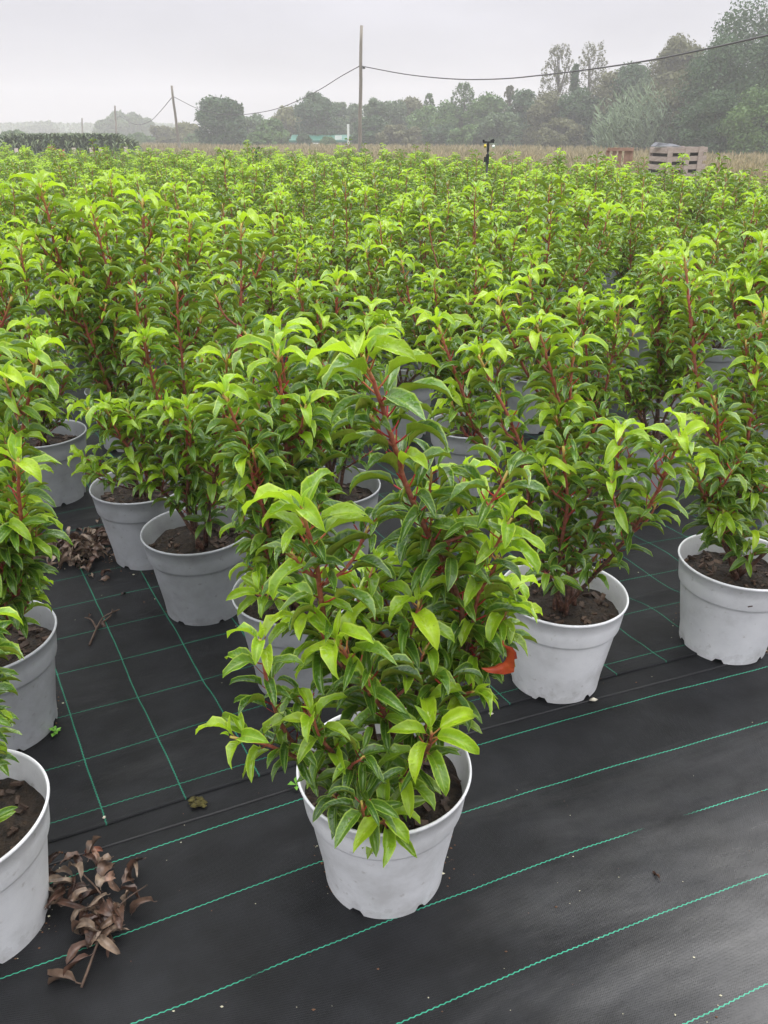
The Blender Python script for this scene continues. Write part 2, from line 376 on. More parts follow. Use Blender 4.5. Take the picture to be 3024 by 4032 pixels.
def cloth(name, label, u_vals, x_vals, base, mat, edge_first=False):
    X, Uu = np.meshgrid(x_vals, u_vals); 
    Y = Uu + GX(X)
    jag = 0.004 * (fbm(X * 9, X * 0 + 3, 3) - .5)
    Z = wrinkle(X, Uu) * 0.55 + base
    V = np.stack([X, Y, Z], -1).reshape(-1, 3)
    nx = len(x_vals); nu_ = len(u_vals)
    if edge_first:                      # free edge folded under: a lip a few millimetres thick
        V[:nx, 2] -= 0.005; V[:nx, 1] += jag[0]
    i = (np.arange(nu_ - 1)[:, None] * nx + np.arange(nx - 1)[None, :]).ravel()
    F = np.stack([i, i + 1, i + nx + 1, i + nx], 1)
    c = V[F].mean(1); keep = c[:, 1] < bed_edge(c[:, 0]) + 0.9
    UV = np.stack([(X + .459 * Uu).ravel(), Uu.ravel()], 1)
    me = make_mesh(name, V, F[keep], [mat], uv=UV, smooth=True)
    return link(name, me, label=label, kind='structure')
M_CLOTH_F = mat_material("woven_cloth_front", 1.154 % 0.1635, 0.1635, 0, 0)
M_CLOTH_B = mat_material("woven_cloth_back", 1.293, 0.170, 0.059, 0.133)
xv = axis_vals(-18, -1.6, 2.2, 13, 0.018, 0.35)
cloth("weed_mat", "black woven ground cloth with green threads in the foreground", axis_vals(-3.0, 0.3, 1.34, 1.35, 0.014, 0.2), xv, 0.006, M_CLOTH_F)
cloth("weed_mat", "black woven ground cloth with a green grid under the rows of pots",
      np.concatenate([[1.25, 1.2515, 1.256], np.arange(1.268, 4.0, 0.018), np.arange(4.0, 26, 0.35)]), xv, 0.012, M_CLOTH_B, True)
# stitched fold just in front of the seam
P = [(x, u + float(GX(np.array(x))), mat_height(x, u + float(GX(np.array(x))) ) + .0005) for x, u in [(x, 1.193 + 0.004 * math.sin(7 * x)) for x in np.arange(-1.5, 2.2, 0.03)]]
g = Geo(); g.tube(P, 0.0022, 5)
link("cloth_fold", g.mesh("cloth_fold", [noisy_mat("fold_black", (0.008, 0.008, 0.009), (0.02, 0.02, 0.022), 30, 0.5)], True), label="thin raised fold in the black cloth beside the seam", kind='structure')

m, n, l, p = new_mat("field_ground"); M_FIELD = m
t = N(n, "ShaderNodeTexCoord")
z = N(n, "ShaderNodeTexNoise", inp={'Scale': 0.22, 'Detail': 8.0, 'Roughness': 0.7}); l.new(t.outputs['Object'], z.inputs[0])
r = ramp_node(n, [(0.35, (0.07, 0.085, 0.03)), (0.5, (0.20, 0.165, 0.085)), (0.7, (0.28, 0.22, 0.12))]); l.new(z.outputs[0], r.inputs[0]); l.new(r.outputs[0], p.inputs['Base Color']); p.inputs['Roughness'].default_value = 0.9
gx = np.linspace(-230, 230, 60); gy = np.concatenate([np.linspace(-20, 20, 12), np.linspace(24, 330, 60)])
X, Y = np.meshgrid(gx, gy); Z = -0.03 - 0.0 * X
V = np.stack([X, Y, Z], -1).reshape(-1, 3); i = (np.arange(len(gy) - 1)[:, None] * 60 + np.arange(59)[None, :]).ravel()
link("ground", make_mesh("ground", V, np.stack([i, i + 1, i + 61, i + 60], 1), [M_FIELD]), label="flat field ground of dry grass and soil", kind='structure')

def straw_mat(name, c1, c2):
    m, n, l, p = new_mat(name)
    a = N(n, "ShaderNodeAttribute", attribute_name='tint').outputs['Fac']
    r = ramp_node(n, [(0.0, c1), (1.0, c2)]); l.new(a, r.inputs[0]); l.new(r.outputs[0], p.inputs['Base Color']); p.inputs['Roughness'].default_value = 0.8
    return m
def blades(name, pts, h, w, mat, label, rng, lean=0.35, kind='stuff', cat=None):
    n_ = len(pts); base = np.asarray(pts, float)
    az = rng.rand(n_) * 6.283; la = rng.rand(n_) * 6.283
    H = h * (0.55 + 0.7 * rng.rand(n_)); Wd = w * (0.6 + 0.8 * rng.rand(n_))
    d = np.stack([np.cos(az), np.sin(az), np.zeros(n_)], 1) * Wd[:, None]
    tip = base + np.stack([np.cos(la) * lean * H, np.sin(la) * lean * H, H], 1)
    mid = base + np.stack([np.cos(la) * lean * H * .3, np.sin(la) * lean * H * .3, H * .55], 1)
    V = np.stack([base - d, base + d, mid + d * .8, tip, mid - d * .8], 1).reshape(-1, 3)
    F = np.arange(n_ * 5).reshape(-1, 5)
    me = make_mesh(name, V, F, [mat], attrs={'tint': np.repeat(rng.rand(n_), 5)})
    return link(name, me, label=label, kind=kind, cat=cat)
rng = np.random.RandomState(3)
cnt = 110000
yy = 9.5 + (rng.rand(cnt) ** 1.6) * 96; xx = (rng.rand(cnt) * 2 - 1) * (yy * 0.62 + 3)
keep = yy > bed_edge(xx) + 1.0
scl = np.clip(yy[keep] / 30, 0.8, 2.0)
pts = np.stack([xx[keep], yy[keep], np.full(keep.sum(), -0.03)], 1)
blades("dry_grass", pts, 0.30 * scl, 0.014 * np.clip(yy[keep] / 12, 1, 6), straw_mat("straw", (0.16, 0.15, 0.05), (0.40, 0.32, 0.18)), "tall dry straw-coloured grass beyond the bed of pots", rng)

# ------------------------------------------------------------------ leaves
def leaf_template(L=0.08, W=0.30, a0=38, a1=-48, fold=36, wave=0.10, k=2.0, ph=0.0, twist=0.0, age=0.0, pet=0.02, pang=42, nu=7, nv=4, petseg=3, curl=0.0):
    """leaf along +x, up +z, origin at the node. Returns V, F, uv, midx, age"""
    pa = math.radians(pang)
    P0 = np.array([pet * math.cos(pa), 0, pet * math.sin(pa)])
    ts = np.linspace(0, 1, nu + 1)
    ang = np.radians(a0 + (a1 - a0) * ts ** 0.9 - curl * np.clip(ts - .75, 0, 1) * 4)
    dx = np.cos(ang); dz = np.sin(ang)
    cx = np.concatenate([[0], np.cumsum((dx[1:] + dx[:-1]) / 2)]) * L / nu + P0[0]
    cz = np.concatenate([[0], np.cumsum((dz[1:] + dz[:-1]) / 2)]) * L / nu + P0[2]
    wp = (ts ** 0.6) * ((1 - ts) ** 0.88) * 1.80 * (1 - 0.15 * ts); wp[0] = 0.05; wp[-1] = 0.015
    hw = wp * W * L / 2 * 1.95
    ss = np.linspace(-1, 1, nv + 1)
    V = []; UV = []
    for i, tt in enumerate(ts):
        nrm = np.array([-dz[i], 0, dx[i]]); side = np.array([0, 1.0, 0])
        tw = math.radians(twist) * tt
        s2 = side * math.cos(tw) + nrm * math.sin(tw); n2 = nrm * math.cos(tw) - side * math.sin(tw)
        f = math.radians(fold) * (1 - 0.35 * tt)
        for s in ss:
            a = abs(s)
            off = s2 * s * hw[i] * math.cos(f) + n2 * (a * hw[i] * math.sin(f))
            off = off + n2 * (wave * W * L * a ** 1.5 * math.sin(2 * math.pi * k * tt + ph + (1.9 if s > 0 else 0)) * math.sin(math.pi * tt))
            V.append(np.array([cx[i], 0, cz[i]]) + off); UV.append((tt, (s + 1) / 2))
    F = []
    m_ = nv + 1
    for i in range(nu):
        for j in range(nv): F.append((i * m_ + j, (i + 1) * m_ + j, (i + 1) * m_ + j + 1, i * m_ + j + 1))
    F = [f[::1] for f in F]; nb = len(F); b0 = len(V)
    pp = [(0, 0, 0), tuple(P0 * 0.55 + np.array([0, 0, -0.0008])), tuple(P0)]
    r = 0.00125
    for q in pp:
        for j in range(petseg):
            th = 2 * math.pi * j / petseg; V.append(np.array(q) + np.array([-math.sin(pa) * r * math.cos(th), r * math.sin(th), math.cos(pa) * r * math.cos(th)])); UV.append((0, 0.5))
    for i in range(2):
        for j in range(petseg): F.append((b0 + i * petseg + j, b0 + i * petseg + (j + 1) % petseg, b0 + (i + 1) * petseg + (j + 1) % petseg, b0 + (i + 1) * petseg + j))
    V = np.array(V)
    return V, np.array(F), np.array(UV), np.array([0] * nb + [1] * (len(F) - nb)), age
def template_set(nu, nv, petseg):
    R = random.Random(11); T = {'mature': [], 'half': [], 'young': [], 'bud': [], 'low': []}
    for i in range(9):
        T['mature'].append(leaf_template(0.070, R.uniform(.29, .35), R.uniform(40, 58), R.uniform(-54, -20), R.uniform(56, 76), R.uniform(.10, .22), R.uniform(1.0, 2.0), R.uniform(0, 6), R.uniform(-25, 25), 0.0, 0.024, 44, nu, nv, petseg, R.uniform(0, 12)))
    for i in range(5):
        T['half'].append(leaf_template(0.070, R.uniform(.30, .36), R.uniform(40, 56), R.uniform(-62, -28), R.uniform(46, 66), R.uniform(.12, .22), R.uniform(1.4, 2.4), R.uniform(0, 6), R.uniform(-25, 25), 0.42, 0.024, 44, nu, nv, petseg, R.uniform(0, 14)))
    for i in range(6):
        T['young'].append(leaf_template(0.070, R.uniform(.30, .37), R.uniform(40, 58), R.uniform(-72, -34), R.uniform(34, 56), R.uniform(.12, .24), R.uniform(1.2, 2.2), R.uniform(0, 6), R.uniform(-30, 30), R.uniform(.85, 1.0), 0.016, 50, nu, nv, petseg, R.uniform(0, 20)))
    for i in range(3):
        T['bud'].append(leaf_template(0.045, R.uniform(.24, .30), R.uniform(70, 82), R.uniform(20, 50), R.uniform(40, 60), .05, 1.3, R.uniform(0, 6), R.uniform(-20, 20), 1.0, 0.006, 70, nu, nv, petseg))
    for i in range(7):
        T['low'].append(leaf_template(0.070, R.uniform(.30, .37), R.uniform(12, 32), R.uniform(-52, -25), R.uniform(28, 50), R.uniform(.05, .12), R.uniform(1.2, 2.2), R.uniform(0, 6), R.uniform(-20, 20), R.choice([0.0, 0.0, 0.12, 0.3]), 0.014, 35, nu, nv, petseg))
    return T
T_HI, T_MID, T_LO = template_set(7, 4, 3), template_set(6, 4, 2), template_set(4, 2, 2)
LEAF_MESH = {}
for key, lst in T_HI.items():
    for i, (V, F, UV, MI, ag) in enumerate(lst):
        LEAF_MESH[(key, i)] = make_mesh("leaf", V, F, [M_LEAF, M_PET], uv=UV, attrs={'age': np.full(len(V), ag), 'tint': np.zeros(len(V))}, midx=MI, smooth=True)

# ------------------------------------------------------------------ growing a shrub
def grow(stems, rg, leaf_scale=1.0, spacing=0.0090, branch=5.8, low=3, height=0.7):
    """stems: list of control-point lists (local coords, z=0 ground). Returns tubes [(pts, radii, young)] and leaves [(M4, key, idx)]"""
    tubes, leaves = [], []
    def put_leaf(p, T, az, key, s, pitch=0.0):
        up = np.array([0, 0, 1.0]) * 0.75 + T * 0.45; up /= np.linalg.norm(up)
        ref = np.array([math.cos(az), math.sin(az), 0.0])
        x = ref - up * ref.dot(up); x /= np.linalg.norm(x)
        y = np.cross(up, x)
        roll = rg.uniform(-.3, .3); y2 = y * math.cos(roll) + up * math.sin(roll); up2 = np.cross(x, y2)
        c, s_ = math.cos(pitch), math.sin(pitch)
        x3 = x * c + up2 * s_; z3 = up2 * c - x * s_
        M = np.eye(4); M[:3, 0] = x3 * s; M[:3, 1] = y2 * s; M[:3, 2] = z3 * s; M[:3, 3] = p
        leaves.append((M, key, rg.randrange(len(T_HI[key]))))
    def shoot(ctrl, r0, r1, y0, y1, start, young_tip, sp, ls, lowish=0.0, kids=True):
        n = max(6, int(np.linalg.norm(np.diff(np.asarray(ctrl, float), axis=0), axis=1).sum() / 0.02))
        Pp = smooth_path(ctrl, n)
        wob = np.cumsum(np.array([[rg.gauss(0, .0011), rg.gauss(0, .0011), 0] for _ in range(n)]), axis=0); wob[0] = 0
        Pp = Pp + wob
        tt = np.linspace(0, 1, n)
        tubes.append((Pp, r0 + (r1 - r0) * tt, y0 + (y1 - y0) * tt))
        seg = np.linalg.norm(np.diff(Pp, axis=0), axis=1); cum = np.concatenate([[0], np.cumsum(seg)]); L = cum[-1]
        az = rg.uniform(0, 6.28); d = L; i = 0
        while d > L * start:
            j = min(np.searchsorted(cum, d) , n - 1); j = max(j, 1)
            f = (d - cum[j - 1]) / max(seg[j - 1], 1e-6); f = min(max(f, 0), 1)
            pnt = Pp[j - 1] + (Pp[j] - Pp[j - 1]) * f; T = (Pp[j] - Pp[j - 1]) / max(seg[j - 1], 1e-6)
            rel = d / L
            if young_tip and i < 2: key, s, pt = 'bud', rg.uniform(.5, 1.0), rg.uniform(-.2, .2)
            elif young_tip and i < 5 + rg.randrange(4): key, s, pt = 'young', rg.uniform(.85, 1.2), rg.uniform(-.1, .25)
            elif young_tip and i < 9 + rg.randrange(4): key, s, pt = 'half', rg.uniform(.9, 1.15), rg.uniform(-.1, .2)
            elif rg.random() < lowish: key, s, pt = 'low', rg.uniform(.75, 1.1), rg.uniform(-.25, .35)
            else:
                key = 'mature'; s = rg.uniform(.80, 1.14); pt = rg.uniform(-.15, .28)
                if rg.random() < 0.05: key = 'young'
            if not young_tip and i < 3: key, s = 'mature', .75
            put_leaf(pnt, T, az, key, s * ls, pt)
            az += 2.399 + rg.uniform(-.35, .35); i += 1
            d -= sp * (0.55 if i < 5 else 1.0) * rg.uniform(.7, 1.3)
        return Pp, tt
    for st in stems:
        ctrl, strength = st['pts'], st.get('r', 1.0)
        top = ctrl[-1][2]
        Pp, tt = shoot(ctrl, 0.0052 * strength, 0.0022 * min(1.1, strength), st.get('y0', 0.0), 1.0, st.get('start', 0.22), st.get('young', rg.random() < .66), spacing * st.get('sp', 1.0), leaf_scale * st.get('ls', 1.0), st.get('low', 0.08))
        nb = int(branch * rg.uniform(.6, 1.4) * st.get('b', 1.0))
        for _ in range(nb):
            u = rg.uniform(.28, .86); j = int(u * (len(Pp) - 1)); b = Pp[j]
            az = rg.uniform(0, 6.28); ln = rg.uniform(.06, .17) * (1.25 - .6 * u)
            out = np.array([math.cos(az), math.sin(az), 0])
            q1 = b + out * ln * .38 + np.array([0, 0, ln * .30]); q2 = b + out * ln * .62 + np.array([0, 0, ln * .85])
            shoot([b, q1, q2], 0.0028, 0.0016, .35 + .3 * u, 1.0, .12, rg.random() < .45, spacing * .95, leaf_scale * .9, .25)
    base = np.asarray(stems[0]['pts'][0], float)
    for _ in range(low):
        az = rg.uniform(0, 6.28); ln = rg.uniform(.08, .17); out = np.array([math.cos(az), math.sin(az), 0])
        b = base + np.array([0, 0, rg.uniform(.01, .08)])
        shoot([b, b + out * ln * .5 + np.array([0, 0, ln * .3]), b + out * ln * .95 + np.array([0, 0, ln * .65])], 0.003, 0.0016, .2, .9, .3, rg.random() < .4, spacing * .9, leaf_scale * .85, .7)
    return tubes, leaves

def random_stems(rg, height, spread=0.2, count=None):
    out = []
    k = count or rg.choice([4, 5, 5, 6])
    a0 = rg.uniform(0, 6.28)
    for i in range(k):
        az = a0 + i * 6.283 / k + rg.uniform(-.5, .5); rr = spread * rg.uniform(.45, 1.15) if i else spread * .3
        h = height * (1.0 if i == 0 else rg.uniform(.62, .95))
        tx, ty = rr * math.cos(az), rr * math.sin(az)
        b = (rg.gauss(0, .012), rg.gauss(0, .012), 0.185)
        out.append({'pts': [b, (tx * .45, ty * .45, .185 + (h - .185) * .33), (tx * .85, ty * .85, .185 + (h - .185) * .68), (tx * 1.05, ty * 1.05, h)], 'r': 1.0})
    return out

def leaves_mesh(leaves, T, rg, name="foliage"):
    V, F, UV, MI, AG, TI = [], [], [], [], [], []
    off = 0
    for M, key, idx in leaves:
        v, f, uv, mi, ag = T[key][idx]
        V.append(v @ M[:3, :3].T + M[:3, 3]); F.append(f + off); UV.append(uv); MI.append(mi)
        AG.append(np.full(len(v), min(1.0, max(0.0, ag + rg.uniform(-.07, .07))))); TI.append(np.full(len(v), rg.random())); off += len(v)
    return make_mesh(name, np.concatenate(V), np.concatenate(F), [M_LEAF, M_PET], uv=np.concatenate(UV), attrs={'age': np.concatenate(AG), 'tint': np.concatenate(TI)}, midx=np.concatenate(MI), smooth=True)
def stems_mesh(tubes, seg=6, name="stem"):
    g = Geo()
    for P_, R_, Y_ in tubes: g.tube(P_, R_, seg, a=Y_)
    return g.mesh(name, [M_STEM], True, attr='young')

# pot: lathe with collar, lip and drain notches in the foot
def pot_mesh(seg, notch=True, mat=None):
    prof = [(0.1015, 0.0), (0.1025, 0.012), (0.1052, 0.04), (0.116, 0.105), (0.1235, 0.153), (0.1245, 0.158), (0.1292, 0.161), (0.1302, 0.164),
            (0.1335, 0.19), (0.1368, 0.216), (0.1398, 0.2185), (0.1408, 0.2215), (0.1396, 0.2245), (0.1372, 0.2245), (0.1355, 0.220), (0.131, 0.19), (0.1275, 0.166), (0.119, 0.14), (0.113, 0.13)]
    prof = [(a, b * 1.05) for a, b in prof]
    th = np.linspace(0, 2 * np.pi, seg, endpoint=False); V = []
    for k_, (r_, z_) in enumerate(prof):
        for a in th:
            zz = z_
            if notch and k_ == 0:
                ph = (a * 6 / (2 * np.pi)) % 1.0
                if ph < 0.13: zz = 0.0095
            V.append((r_ * math.cos(a), r_ * math.sin(a), zz))
    F = [(i * seg + j, i * seg + (j + 1) % seg, (i + 1) * seg + (j + 1) % seg, (i + 1) * seg + j) for i in range(len(prof) - 1) for j in range(seg)]
    c0 = len(V)                                                  # recessed underside
    for a in th: V.append((0.1005 * math.cos(a), 0.1005 * math.sin(a), 0.012))
    F.append(tuple(c0 + j for j in range(seg)))
    me = make_mesh("pot", np.array(V), F, [mat or M_POT], smooth=True)
    return me
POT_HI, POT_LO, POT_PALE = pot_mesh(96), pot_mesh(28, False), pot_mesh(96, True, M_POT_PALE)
def soil_mesh(seed, hi=True):
    rs = np.random.RandomState(seed); nr, na = (26, 72) if hi else (4, 20)
    R_ = np.linspace(0, 0.1285, nr + 1)[1:]; V = [(0, 0, 0.188)]
    for r_ in R_:
        a = np.linspace(0, 2 * np.pi, na, endpoint=False); x, y = r_ * np.cos(a), r_ * np.sin(a)
        h = 0.187 + (0.026 * (fbm(x * 38 + seed * 7 + 40, y * 38 + 40, 4) - .45) if hi else 0) - 0.006 * (r_ / .128) ** 2
        V += list(zip(x, y, np.broadcast_to(h, x.shape)))
    F = [(0, 1 + j, 1 + (j + 1) % na) for j in range(na)]
    for i in range(nr - 1):
        for j in range(na): F.append((1 + i * na + j, 1 + (i + 1) * na + j, 1 + (i + 1) * na + (j + 1) % na, 1 + i * na + (j + 1) % na))
    return make_mesh("soil", np.array(V), F, [M_SOIL], smooth=hi)
def chips_mesh(seed, k=70):
    rr = random.Random(seed); g = Geo()
    for _ in range(k):
        a, r_ = rr.uniform(0, 6.28), 0.122 * math.sqrt(rr.random())
        s = rr.uniform(.004, .013); 
        g.box((r_ * math.cos(a), r_ * math.sin(a), 0.187 + rr.uniform(-.002, .006)), (s * 1.8, s * .8, s * .45), rr.uniform(0, 3.1), 0, Matrix.Rotation(rr.uniform(-.7, .7), 3, 'X') @ Matrix.Rotation(rr.uniform(-.5, .5), 3, 'Y'))
    return g.mesh("bark_chips", [M_CHIP])
SOILS = [soil_mesh(i) for i in range(4)]; SOIL_LO = soil_mesh(9, False); CHIPS = [chips_mesh(i) for i in range(3)]

GROUP = "potted laurel shrubs on the black cloth"
def base_plant(x, y, label, hi=True, rz=0.0, tilt=0.0, i=0, z=None):
    t = empty("potted_shrub", (x, y - .010, (mat_height(x, y) if z is None else z)), label, "potted shrub", GROUP, rz)
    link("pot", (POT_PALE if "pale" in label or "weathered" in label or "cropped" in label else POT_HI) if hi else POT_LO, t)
    so = link("soil", SOILS[i % 4] if hi else SOIL_LO, t)
    if hi: link("bark_chips", CHIPS[i % 3], so, kind='stuff')
    return t
def dress_individual(t, tubes, leaves, rg, limit=295):
    # each stem a mesh of its own, each leaf an object of its own
    for tb in tubes: link("stem", stems_mesh([tb], 8), t)
    L_ = list(leaves)
    L_.sort(key=lambda q: -np.linalg.norm(q[0][:3, 0]) * (1 + .0 * q[0][2, 3]) - .15 * q[0][2, 3])
    for M, key, idx in L_[:limit]:
        o = link("leaf", LEAF_MESH[(key, idx)], t); o.matrix_local = Matrix(M.tolist())
    if len(L_) > limit: link("leaves", leaves_mesh(L_[limit:], T_MID, rg, "leaves"), t, kind='stuff')

def S(pts, **kw): return dict(pts=pts, **kw)
def to_local(base, pix):                      # pix: (xd, yd, Y) seen positions -> local coords
    out = []
    for q in pix:
        w = at(*q); out.append((w.x - base[0], w.y - base[1], w.z))
    return out

near = []
def near_plant(x, y, label, stems, seed, **kw):
    rg = random.Random(seed); t = base_plant(x, y, label, True, 0.0, i=seed)
    z0 = t.location.z
    st = []
    for s_ in stems:
        s_ = dict(s_); s_['pts'] = [(a, b, c - (z0 if c > .2 else 0)) for a, b, c in s_['pts']]; st.append(s_)
    tubes, leaves = grow(st, rg, **kw)
    dress_individual(t, tubes, leaves, rg); near.append((x, y)); return t

B0 = (0.0, 0.945)
def h0(*pix, base=(0.01, 0.0), **kw): return S([(base[0], base[1], .185)] + to_local(B0, pix), **kw)
hero = near_plant(*B0, "large laurel in the pale front pot, its thick red stem leaning left", [
    h0((935, 1560, .985), (1000, 1330, .975), (900, 1085, .93), (842, 905, .90), (786, 762, .88), base=(.035, .01), r=1.1, start=.16, young=True, ls=1.10, sp=.85, b=1.6),
    h0((800, 1560, .93), (715, 1390, .90), (690, 1230, .87), (655, 1090, .84), base=(-.02, .0), r=1.15, young=True, ls=1.05, start=.25, b=1.2),
    h0((1000, 1400, .97), (1030, 1290, .96), (1082, 1195, .95), base=(.035, .01), r=.9, young=True, ls=1.0, start=.45, b=.3),
    h0((860, 1590, .92), (800, 1470, .87), (735, 1372, .83), base=(-.01, -.01), young=True, ls=1.0, start=.3, b=1.2),
    h0((700, 1635, .87), (618, 1590, .84), (580, 1480, .83), (562, 1368, .82), base=(-.03, -.02), r=.9, young=True, ls=.80, start=.28, low=.3, b=.2),
    h0((690, 1650, .86), (610, 1605, .82), (505, 1578, .79), base=(-.03, -.03), r=.8, young=True, ls=.85, start=.3, low=.4, b=.3),
    h0((745, 1640, .85), (690, 1590, .82), (665, 1530, .80), base=(-.02, -.03), r=.7, young=True, ls=.8, start=.3, low=.3, b=0),
    h0((890, 1650, .88), (925, 1600, .83), (925, 1570, .81), base=(.0, -.02), r=.8, young=True, ls=.95, start=.25, low=.5, b=.2),
    h0((790, 1690, .86), (760, 1650, .82), (790, 1620, .80), base=(-.02, -.02), r=.7, young=False, ls=.8, start=.1, low=.95, sp=.7, b=.5),
    h0((760, 1740, .86), (722, 1705, .83), base=(-.02, -.03), r=.6, young=False, ls=.72, start=.1, low=.95, sp=.6, b=.6),
    h0((800, 1740, .86), (780, 1690, .82), base=(-.01, -.03), r=.6, young=False, ls=.75, start=.1, low=.95, sp=.7, b=.3),
    h0((830, 1765, .84), (826, 1748, .80), base=(0, -.03), r=.6, young=True, ls=.92, start=.25, low=.8, b=0),
    h0((960, 1560, .95), (1010, 1500, .92), (1035, 1490, .90), base=(.02, 0), r=.7, young=True, ls=.9, start=.35, low=.5, b=.2),
    h0((900, 1480, .93), (880, 1380, .92), (900, 1290, .90), base=(.02, -.01), r=.8, young=True, ls=1.0, start=.25, b=1.5),
    h0((980, 1480, 1.0), (1010, 1380, 1.02), (1000, 1240, 1.04), base=(.03, .02), r=.8, young=True, ls=.95, start=.2, b=1.5),
    h0((900, 1400, 1.0), (925, 1200, .98), (930, 1010, .96), base=(.03, .02), r=.8, young=False, ls=1.0, start=.3, b=1.5),
], 101, leaf_scale=.94, spacing=.0096, branch=3.4, low=1)

def near_auto(x, y, label, tips, seed, h=.85, extra=2, spread=.2, **kw):
    rg = random.Random(seed); st = []
    for tp in tips:
        tip = to_local((x, y), [tp])[0]
        b = (rg.gauss(0, .012), rg.gauss(0, .012), .185)
        mid1 = (tip[0] * .30 + rg.gauss(0, .012), tip[1] * .3, .185 + (tip[2] - .185) * .30)
        mid2 = (tip[0] * .70 + rg.gauss(0, .015), tip[1] * .7, .185 + (tip[2] - .185) * .66)
        st.append(S([b, mid1, mid2, tip], young=True if tp is tips[0] else rg.random() < .8, r=1.1))
    st += random_stems(rg, h, spread, extra)
    kw['leaf_scale'] = kw.get('leaf_scale', 1.0) * .90
    return near_plant(x, y, label, st, seed, **kw)

near_auto(-.195, 1.465, "grey potted laurel half hidden directly behind the big front plant, bright tips on its left", [(590, 712, 1.50), (478, 845, 1.36), (700, 790, 1.5), (540, 985, 1.33)], 202, h=.8, extra=1, leaf_scale=1.12)
near_auto(.40, 1.475, "wide laurel in the pale mottled pot to the right of the front plant", [(1145, 690, 1.55), (930, 690, 1.58), (1330, 925, 1.38), (1210, 960, 1.38), (1040, 760, 1.5)], 303, h=.78, extra=2, leaf_scale=1.0, branch=3.6)
near_auto(.852, 1.615, "tall laurel in the weathered grey pot at the right edge of the picture", [(1462, 545, 1.80), (1540, 850, 1.5), (1640, 780, 1.6), (1490, 1000, 1.45)], 404, h=.82, extra=2, leaf_scale=1.0)
near_auto(-.483, 1.775, "laurel in the clean mid-grey pot with its overhanging left branches, behind the grid lines", [(510, 480, 1.85), (300, 600, 1.75), (400, 880, 1.65), (225, 880, 1.7)], 505, h=.85, extra=2, spread=.22)
near_auto(-.71, 2.06, "tall spreading laurel in the grey pot beside the heap of dead leaves", [(90, 395, 2.0), (205, 445, 2.05), (308, 428, 2.1), (150, 600, 1.95)], 606, h=.92, extra=2, spread=.2)
near_auto(-.652, .848, "cropped laurel at the lower left whose pot stands against the withered twig", [(-120, 1350, .80), (-60, 1500, .78)], 707, h=.62, extra=2, spread=.12, low=2)
near_auto(-.812, 1.30, "laurel at the left edge with one open red stem, blue-grey pot by a weed", [(92, 768, 1.28), (40, 985, 1.15), (-20, 700, 1.3), (75, 1130, 1.20)], 808, h=.75, extra=1, spread=.14)
near_auto(.93, 2.50, "laurel in the grey pot whose rim shows between the two right-hand front shrubs", [(1440, 560, 2.5), (1400, 700, 2.5)], 909, h=.8, extra=3)
near_auto(.297, 2.57, "laurel whose grey pot shows between leaves just right of the tall front stem", [(860, 560, 2.6), (1010, 650, 2.55)], 910, h=.8, extra=3)
near_auto(-.15, 2.06, "laurel behind the front pair, trunk forking just above its hidden pot", [(730, 600, 2.1), (640, 620, 2.0), (800, 660, 2.0)], 911, h=.78, extra=2)
near_auto(.60, 2.10, "broad laurel behind the mottled pot, grey forked stem open among the leaves", [(1250, 650, 2.1), (1080, 640, 2.0), (1140, 590, 2.2)], 912, h=.76, extra=2)
near_auto(1.25, 2.05, "laurel at the right edge behind the weathered pot, mostly cut off by the frame", [(1640, 520, 2.1), (1560, 600, 2.1)], 913, h=.85, extra=2)
near_auto(-.62, 2.55, "laurel behind the dead leaves with two upright red stems in the third row", [(410, 480, 2.5), (330, 540, 2.5)], 914, h=.84, extra=3)
near_auto(-1.16, 2.48, "laurel at the left behind the leaf heap, filling the gap before the back rows", [(60, 520, 2.45), (-10, 600, 2.4)], 916, h=.84, extra=3)
near_auto(-1.33, 1.88, "laurel at the left edge of the second row, leaves reaching in from outside", [(-10, 560, 1.85), (30, 640, 1.8)], 915, h=.82, extra=2)

# the rest of the bed: copies of a dozen grown shrubs
rg = random.Random(77)
PROT = []
for i in range(14):
    tubes, leaves = grow(random_stems(rg, rg.uniform(.74, .96), rg.uniform(.22, .30)), rg, spacing=.0115, branch=4.8, leaf_scale=1.0)
    PROT.append((stems_mesh(tubes, 5), leaves_mesh(leaves, T_MID, rg), leaves_mesh(leaves[::1], T_LO, rg) if i % 2 else None, tubes, leaves))
spots = []
av, bv = np.array([.56, .04]), np.array([-.20, .50])
for i in range(-60, 70):
    for j in range(-6, 60):
        q = np.array([.29, 2.62]) + av * i + bv * j + np.array([rg.gauss(0, .035), rg.gauss(0, .035)])
        x, y = q
        if y < 1.9 or y > float(bed_edge(x)): continue
        if abs(x) > y * .52 + .45: continue
        if any(math.hypot(x - a, y - b) < .44 for a, b in near): continue
        if y < 3.0 and any(math.hypot(x - a, y - b) < .40 for a, b in near): continue
        spots.append((x, y))
spots.sort(key=lambda s_: s_[1])
print("NEAR", len(near), "SPOTS", len(spots))
LIM = 299 - len(near)
ORD = "first second third fourth fifth sixth seventh eighth ninth tenth eleventh twelfth thirteenth fourteenth fifteenth sixteenth seventeenth eighteenth nineteenth twentieth".split()
ORD += ["twenty-" + o_ for o_ in ORD[:9]] + ["thirtieth"] + ["thirty-" + o_ for o_ in ORD[:9]]
